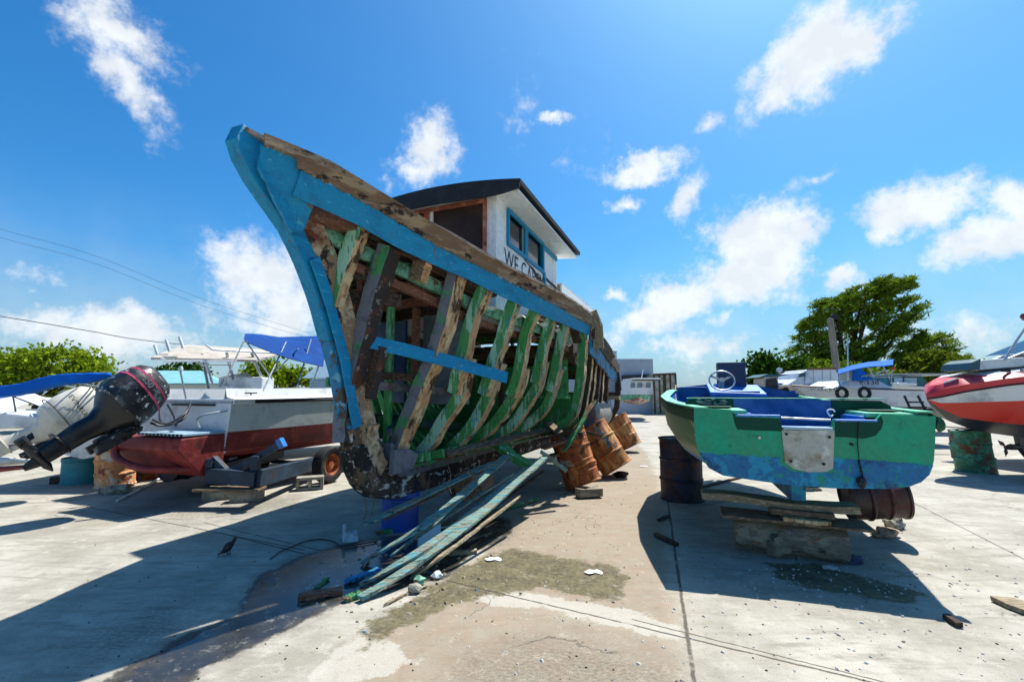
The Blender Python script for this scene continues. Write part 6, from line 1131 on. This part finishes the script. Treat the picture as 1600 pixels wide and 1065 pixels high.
# white boat with boxy cabin
O5 = Vector((P(1345, 620, 17).x, 17.3, 0)); b5 = thing('cabin_boat', 'white boat with tall boxy panelled cabin, left of the blue canopy', 'boat', O5)
hull(b5, O5, Vector((-1, 0, 0)), 3.2, 1.9, .8, 1.80, [(0, .55, 'wood', 'hull_bottom'), (.55, .9, 'beige', 'hull_side'), (.9, 1, 'gel', 'sheer_band')], sheer=.12, rake=.7, cap='canvasd', deck='gel')
Y5 = 16.5
mb = MB(); mb.prism([P(1258, 600, Y5), P(1260, 579, Y5), P(1263, 577, Y5), P(1304, 576, Y5), P(1310, 584, Y5), P(1310, 600, Y5)], (0, 0, 0), (0, 1.4, 0)); mb.build('cabin', 'gel', b5, bevel=.03)
mb = MB(); mb.prism([P(1232, 601, Y5), P(1236, 598, Y5), P(1246, 592, Y5), P(1250, 582, Y5), P(1259, 580, Y5), P(1258, 601, Y5)], (0, .05, 0), (0, 1.3, 0)); mb.build('wheelhouse', 'gel', b5, bevel=.02)
mb = MB(); mb.prism([P(1249, 589, Y5), P(1252, 582.5, Y5), P(1258, 581, Y5), P(1257, 588, Y5)], (0, -.01, 0), (0, .06, 0)); mb.build('window', 'teal', b5)
mb = MB(); mb.beam(P(1262, 576.5, Y5-.02), P(1305, 575.5, Y5-.02), .1, .05); mb.build('roof_edge', 'pinkwood', b5); mb = MB()
for x in (1271, 1285, 1298): mb.beam(P(x, 578, Y5-.004), P(x, 598, Y5-.004), .012, .012, up=(0, 1, 0))
mb.build('panel_seam', 'greydecal', b5)
# red centre console boat with dark outboard
O6 = Vector((P(1262, 620, 15).x, 15.3, 0)); b6 = thing('small_console_boat', 'maroon and blue open boat with a dark hooded console', 'boat', O6)
hull(b6, O6, Vector((-1, .1, 0)), 1.8, 1.7, .7, 1.55, [(0, .55, 'gel', 'hull_bottom'), (.55, .9, 'maroon', 'hull_side'), (.9, 1, 'gel', 'sheer_band')], sheer=.22, rake=.4, deck='inblue2')
Y6 = 14.9; mb = MB(); mb.prism([P(1193, 612, Y6), P(1192, 592, Y6), P(1195, 588, Y6), P(1214, 586, Y6), P(1219, 608, Y6)], (0, 0, 0), (0, .6, 0)); mb.build('console', 'beige', b6, bevel=.02); mb = MB(); mb.prism([P(1196, 608, Y6-.01), P(1197, 592, Y6-.01), P(1213, 590, Y6-.01), P(1216, 608, Y6-.01)], (0, -.01, 0), (0, .05, 0)); mb.build('console_opening', 'black', b6)
mb = MB(); mb.prism([P(1186, 589, Y6), P(1200, 584, Y6), P(1215, 584, Y6), P(1234, 585, Y6), P(1215, 588, Y6)], (0, 0, 0), (0, .9, 0)); mb.build('console_roof', 'teal', b6); mb = MB(); mb.tube([P(1218, 584, Y6), P(1218, 580, Y6)], .03, 6); mb.lathe([(0, -.06), (.08, -.06), (.08, .05), (0, .05)], 12, c=P(1218, 578, Y6), R=Matrix.Rotation(PI/2, 3, 'X'), cap=False); mb.build('lamp', 'chrome', b6)
mb = MB(); mb.prism([P(1223, 619, 14.3), P(1222, 607, 14.3), P(1226, 604, 14.3), P(1231, 604, 14.3), P(1234, 609, 14.3), P(1234, 619, 14.3)], (0, 0, 0), (0, .3, 0)); mb.beam(P(1228, 619, 14.4), P(1228, 650, 14.4), .12, .15, up=(0, 1, 0)); mb.build('outboard_motor', 'rubber', b6, bevel=.03)
mb = MB(); mb.prism([P(1213, 615, 14.5), P(1243, 614, 14.5), P(1243, 610, 14.5), P(1215, 611, 14.5)], (0, 0, 0), (0, .03, 0)); mb.build('blue_stripe', 'canvas', b6)
# dark wheelhouse boat
O7 = Vector((P(1500, 620, 18).x, 18.5, 0)); b7 = thing('wheelhouse_boat', 'boat with dark teal wheelhouse and flat roof behind the cruiser', 'boat', O7); hull(b7, O7, Vector((-1, 0, 0)), 4.5, 2, .8, 1.75, [(0, 1, 'gel', 'hull_side')], deck='gel')
Y7 = 17.6; mb = MB(); mb.prism([P(1388, 603, Y7), P(1392, 588, Y7), P(1442, 587, Y7), P(1453, 604, Y7)], (0, 0, 0), (0, 1.5, 0)); mb.build('wheelhouse', 'teal', b7, bevel=.03); mb = MB(); mb.box(P(1418, 586, Y7+.7), (1.6, 1.8, .06)); mb.build('roof', 'greydecal', b7, bevel=.02)
for x0, x1, y0, y1 in ((1397, 1410, 590, 597), (1413, 1432, 590, 597)): mb = MB(); mb.prism([P(x0, y1, Y7-.01), P(x0, y0, Y7-.01), P(x1, y0, Y7-.01), P(x1, y1, Y7-.01)], (0, -.01, 0), (0, .05, 0)); mb.build('window', 'gelblue', b7)
mb = MB(); mb.beam(P(1398, 600, Y7-.2), P(1428, 600, Y7-.2), .3, .12); mb.build('life_raft', 'gel', b7, bevel=.03); mb = MB(); mb.tube([P(1429, 585, Y7), P(1429, 579, Y7)], .04, 6); mb.build('roof_lamp', 'dkmetal', b7)
mb = MB(); mb.tube([P(1325, 620, 17), P(1324.5, 521, 17)], .03, 6, rs=[1.2, .6]); single(mb, 'antenna_mast', 'gelblue', 'thin white mast between the boxy cabin and blue canopy', 'mast', (P(1325, 620, 17).x, 17, 0))
# ------------------------------------------------------------------ red and white speedboat on the right with its drum
bs = thing('speedboat', 'red and white speedboat whose bow rests on a green rusty drum at the right edge', 'boat', P(1448, 620, 8.9).xy.to_3d())
SO = P(1447, 614, 8.6); SO.z = 0; SA = Vector((1, -.10, 0)).normalized(); SN = Vector((SA.y, -SA.x, 0))   # SA: bow to stern; SN: towards the camera
def sW(s, t, z): return SO+SA*s+SN*t+Vector((0, 0, z))
ss = [0, .12, .35, .8, 1.5, 2.4, 4.2]; curves = {  # name: (t list, z list)
 'k': ([0, 0, 0, 0, 0, 0, 0], [1.40, 1.24, 1.0, .82, .72, .66, .6]), 'c': ([0, .08, .24, .48, .72, .84, .9], [1.40, 1.26, 1.08, 1.0, .95, .93, .9]), 'r': ([0, .13, .34, .65, .90, 1.0, 1.04], [1.405, 1.34, 1.35, 1.38, 1.42, 1.44, 1.42]),
 'w': ([0, .18, .44, .76, 1.0, 1.08, 1.1], [1.41, 1.45, 1.55, 1.66, 1.74, 1.76, 1.72]), 'm': ([0, .21, .48, .80, 1.04, 1.12, 1.14], [1.46, 1.58, 1.68, 1.78, 1.84, 1.85, 1.80]), 't': ([0, .08, .28, .64, .90, 1.0, 1.02], [1.50, 1.66, 1.77, 1.87, 1.91, 1.91, 1.86]), 'd': ([0, 0, 0, 0, 0, 0, 0], [1.505, 1.67, 1.79, 1.92, 2.03, 2.05, 2.0])}
def sband(name, m, a, b, off=0., s0=0., s1=4.2):
    mb = MB()
    for sg in (1, -1):
        def f(u, v):
            s = s0+(s1-s0)*u**1.7; p = [interp(s, ss, curves[a][i]) for i in (0, 1)]; q = [interp(s, ss, curves[b][i]) for i in (0, 1)]; t = p[0]+(q[0]-p[0])*v; z = p[1]+(q[1]-p[1])*v; return sW(s, sg*(t+off), z)
        mb.grid(f if sg < 0 else (lambda u, v: f(1-u, v)), 30, 5)
    return mb.build(name, m, bs, smooth=True, ang=60)
sband('hull_bottom', 'charcoal', 'k', 'c'); sband('hull_band', 'redhull', 'c', 'r'); sband('hull_side', 'gel', 'r', 'w'); sband('bumper', 'redtop', 'w', 'm'); sband('bumper', 'redtop', 'm', 't'); sband('bow_cap', 'redtop', 't', 'd', 0, 0, .62); sband('deck', 'gel', 't', 'd', 0, .62, 4.2)
mb = MB(); mb.tube([sW(4.2*u**1.7, interp(4.2*u**1.7, ss, curves['w'][0])+.01, interp(4.2*u**1.7, ss, curves['w'][1])) for u in np.linspace(0, 1, 28)], .014, 6); mb.build('pinstripe', 'rubrail', bs, smooth=True)
mb = MB(); mb.prism([sW(4.2, t*sg, z) for sg, r in ((1, 'kcrwmt'), (-1, 'tmwrc')) for t, z in [(curves[k][0][-1], curves[k][1][-1]) for k in r]], SA*-.03, SA*0); mb.build('transom', 'gel', bs)
mb = MB(); mb.prism([sW(.55, .1, 1.92), sW(1.5, .1, 2.0), sW(1.4, .1, 2.15), sW(.7, .1, 2.11)], SN*-.3, SN*.3); mb.build('bow_hatch', 'gelgrey', bs, bevel=.02); mb = MB(); mb.prism([sW(.45, .1, 1.93), sW(.62, .1, 1.93), sW(.66, .1, 2.13), sW(.5, .1, 2.06)], SN*-.31, SN*.31); mb.build('hatch_edge', 'teal', bs)
mb = MB(); mb.prism([sW(1.35, .0, 2.03), sW(1.8, .0, 2.25), sW(4, .0, 2.3), sW(4, .0, 2.03)], SN*-.6, SN*.62); mb.build('foredeck_hump', 'gel', bs, bevel=.06); mb = MB(); mb.prism([sW(1.5, .5, 2.24), sW(2.3, .45, 2.56), sW(2.32, .45, 2.56), sW(1.54, .5, 2.24)], SN*-1., SN*.0); mb.build('windscreen', 'glass', bs)
mb = MB(); mb.tube([P(1570, 562, 8.0), P(1583, 540, 8.0), P(1602, 512, 8.0)], .02, 8); mb.tube([P(1570, 562, 8.0), P(1600, 550, 8.0), P(1640, 540, 8.0)], .014, 8); mb.build('canopy_frame', 'chrome', bs, smooth=True); mb = MB(); mb.rock(P(1600, 495, 8.0), .05, 2, .3, 2, 1, (1, 1, 1.3)); mb.tube([P(1600, 495, 8), P(1660, 470, 8)], .05, 8); mb.build('canopy_roll', 'maroon', bs)
mb = MB(); mb.tube([sW(.2, .16, 1.70), sW(.34, .3, 1.78)], .02, 6); mb.build('bow_cleat', 'chrome', bs)
for k in range(3): mb = MB(); c = sW(.75+.3*k, .66, 1.90); mb.beam(c, c+SA*.14, .02, .04); mb.build('grab_slot', 'dkmetal', bs)
drum('green_drum', 'dented green rusty drum under the speedboat bow', 'greend', G(1524, 736), .30, .80, (.05, 3.0), wob=.03, lidm='tarp')
mb = MB(); g = G(1524, 736); mb.box(g+Vector((.0, 0, .83)), (.62, .5, .03), Matrix.Rotation(.06, 3, 'Y')); single(mb, 'packing_board', 'beige', 'pale board on top of the green rusty drum', 'plank', g, bevel=.004)
# boat behind with stern drive
O8 = Vector((P(1600, 660, 9.8).x+.1, 10.2, 0)); b8 = thing('grey_boat', 'grey hulled boat with stern drive behind the green rusty drum', 'boat', O8); hull(b8, O8-Vector((.75, 0, 0)), Vector((1, .15, 0)), 4, 1.8, .82, 1.35, [(0, 1, 'gelgrey', 'hull_side')], transom='gelgrey', deck='gelgrey')
c = P(1592, 698, 9.9); mb = MB(); mb.prism([c+Vector((-.05, 0, .25)), c+Vector((.3, 0, .28)), c+Vector((.3, 0, -.0)), c+Vector((.12, 0, -.22)), c+Vector((-.02, 0, -.02))], (0, -.05, 0), (0, .05, 0)); mb.tube([c+Vector((-.3, 0, -.02)), c+Vector((-.2, 0, 0)), c+Vector((.25, 0, .0))], .07, 10, rs=[.5, .9, 1]); mb.build('stern_drive', 'charcoal', b8, bevel=.01)
mb = MB(); cc = c+Vector((-.28, 0, 0))
for k in range(3): a = k*2.094+.3; e = Vector((0, math.cos(a), math.sin(a))); f = Vector((.05, math.cos(a+.8), math.sin(a+.8))); mb.prism([cc, cc+e*.12, cc+(e+f)*.11, cc+f*.1], (0, 0, 0), (.012, 0, 0))
mb.build('propeller', 'dkmetal', b8)
# ------------------------------------------------------------------ centre background
g = P(990, 640, 36).xy.to_3d(); bw = thing('warehouse', 'pale grey flat roofed warehouse with loading dock in the distance', 'building', g)
def wb(mb, x0, x1, y0, Y, dY, z0=0., mi=None):   # box from pixel columns, top at pixel y0
    a = P(x0, y0, Y); b = P(x1, y0, Y); mb.prism([Vector((a.x, Y, z0)), Vector((b.x, Y, z0)), Vector((b.x, Y, b.z)), Vector((a.x, Y, a.z))], (0, 0, 0), (0, dY, 0), mi); return mb
mb = MB(); wb(mb, 964, 1020, 560.5, 36, 9); mb.build('wall', 'bldg', bw); mb = MB(); wb(mb, 850, 963.5, 548, 37, 14); mb.build('wall', 'bldg', bw); mb = MB(); a = P(972, 590, 35.9); wb(mb, 973, 1013, 592, 35.95, .04, .95); mb.build('door', 'bldgw', bw); mb = MB(); mb.beam(P(972, 590, 35.8), P(1014, 588, 35.8), .3, .35); mb.build('door_canopy', 'dkframe', bw); mb = MB(); wb(mb, 955, 1019, 623.5, 34.8, 1.15); mb.build('loading_dock', 'bldg', bw)
mb = MB(); mb.prism([P(963, 561, 41), P(963, 549, 38), P(984, 561, 46)], (0, 0, 0), (0, .1, 0)); 
g = P(1038, 640, 34).xy.to_3d(); ct = thing('shipping_container', 'cream shipping container with brown frame beside the warehouse', 'container', g); mb = MB(); wb(mb, 1021, 1056, 585, 34, 6); mb.build('body', 'cont', ct); mb = MB()
for x in (1021.5, 1030, 1037, 1039, 1047, 1055.5): a = P(x, 585, 33.96); mb.beam(Vector((a.x, 33.96, .1)), a, .1, .1, up=(0, 1, 0))
mb.beam(P(1021, 585, 33.95), P(1056, 583.5, 33.95), .14, .14); mb.build('frame', 'dkwood', ct)
# low wall / far objects
O9 = Vector((P(1001, 640, 27).x, 27.2, 0)); b9 = thing('fishing_boat', 'small teal and red fishing boat with white wheelhouse on blocks in the distance', 'boat', O9+Vector((0, 1.5, 0)))
s9, W9 = hull(b9, O9+Vector((.4, 3.2, 0)), Vector((-.16, -1, 0)), 4.4, 1.9, .85, 1.32, [(0, .45, 'bgred', 'hull_bottom'), (.45, 1, 'bgteal', 'hull_side')], sheer=.22, chz=.4, rake=.5, full=.3, power=2.6)
for (x0, x1, y0, y1, Y, dY, m, nm) in ((982, 1021, 594, 616, 26.0, 2.2, 'gel', 'wheelhouse'),):
    a, b, c, d_ = P(x0, y1, Y), P(x1, y1, Y), P(x1-2, y0, Y), P(x0+3, y0, Y); mb = MB(); mb.prism([a, b, c, d_], (0, 0, 0), (0, dY, 0)); mb.build(nm, m, b9, bevel=.02)
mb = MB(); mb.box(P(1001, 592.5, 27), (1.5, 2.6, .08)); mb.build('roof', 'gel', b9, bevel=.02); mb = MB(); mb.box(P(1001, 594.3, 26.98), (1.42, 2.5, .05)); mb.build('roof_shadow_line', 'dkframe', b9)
for x0, x1 in ((985.5, 992), (995.5, 1003.5), (1009, 1017)): mb = MB(); mb.prism([P(x0, 605.5, 25.97), P(x1, 605.5, 25.97), P(x1, 598, 25.97), P(x0+1, 598, 25.97)], (0, -.02, 0), (0, .04, 0)); mb.build('window', 'greyboard', b9)
mb = MB(); mb.tube([P(1002, 592, 27), P(1005, 577, 27)], .025, 6); mb.build('antenna', 'gel', b9)
for i, (x, w, m, lb, nm) in enumerate(((988, .34, 'rubber', 'dark left prop under the distant fishing boat', 'support_block'), (1001.5, .34, 'concblock', 'grey concrete block under the distant fishing boat bow', 'support_block'), (1010, .2, 'rubber', 'narrow dark prop right of the concrete block', 'support_block'), (1019, .34, 'rubber', 'dark right prop under the distant fishing boat', 'support_block'))):
    mb = MB(); p = G(x, 646.5 if i == 1 else 644); mb.box(p+Vector((0, .1, .42)), (w, .35, .84 if i == 1 else .95), taper=.85); single(mb, nm, m, lb, 'support', p, bevel=.02)
t = thing('parked_bike', 'small blue scooter like machine beside the distant fishing boat', 'scooter', G(1026, 646)); g = G(1026, 646)
mb = MB(); mb.sweep([g+Vector((-.3, 0, .45)), g+Vector((0, 0, .35)), g+Vector((.3, 0, .6)), g+Vector((.34, 0, .95))], .2, .2); mb.build('body', 'canvas', t, bevel=.03)
for x in (-.35, .35): mb = MB(); mb.tube([g+Vector((x+.18*math.cos(a), 0, .22+.18*math.sin(a))) for a in np.linspace(0, 6.2832, 15)], .045, 6, cap=False); mb.build('wheel', 'rubber', t)
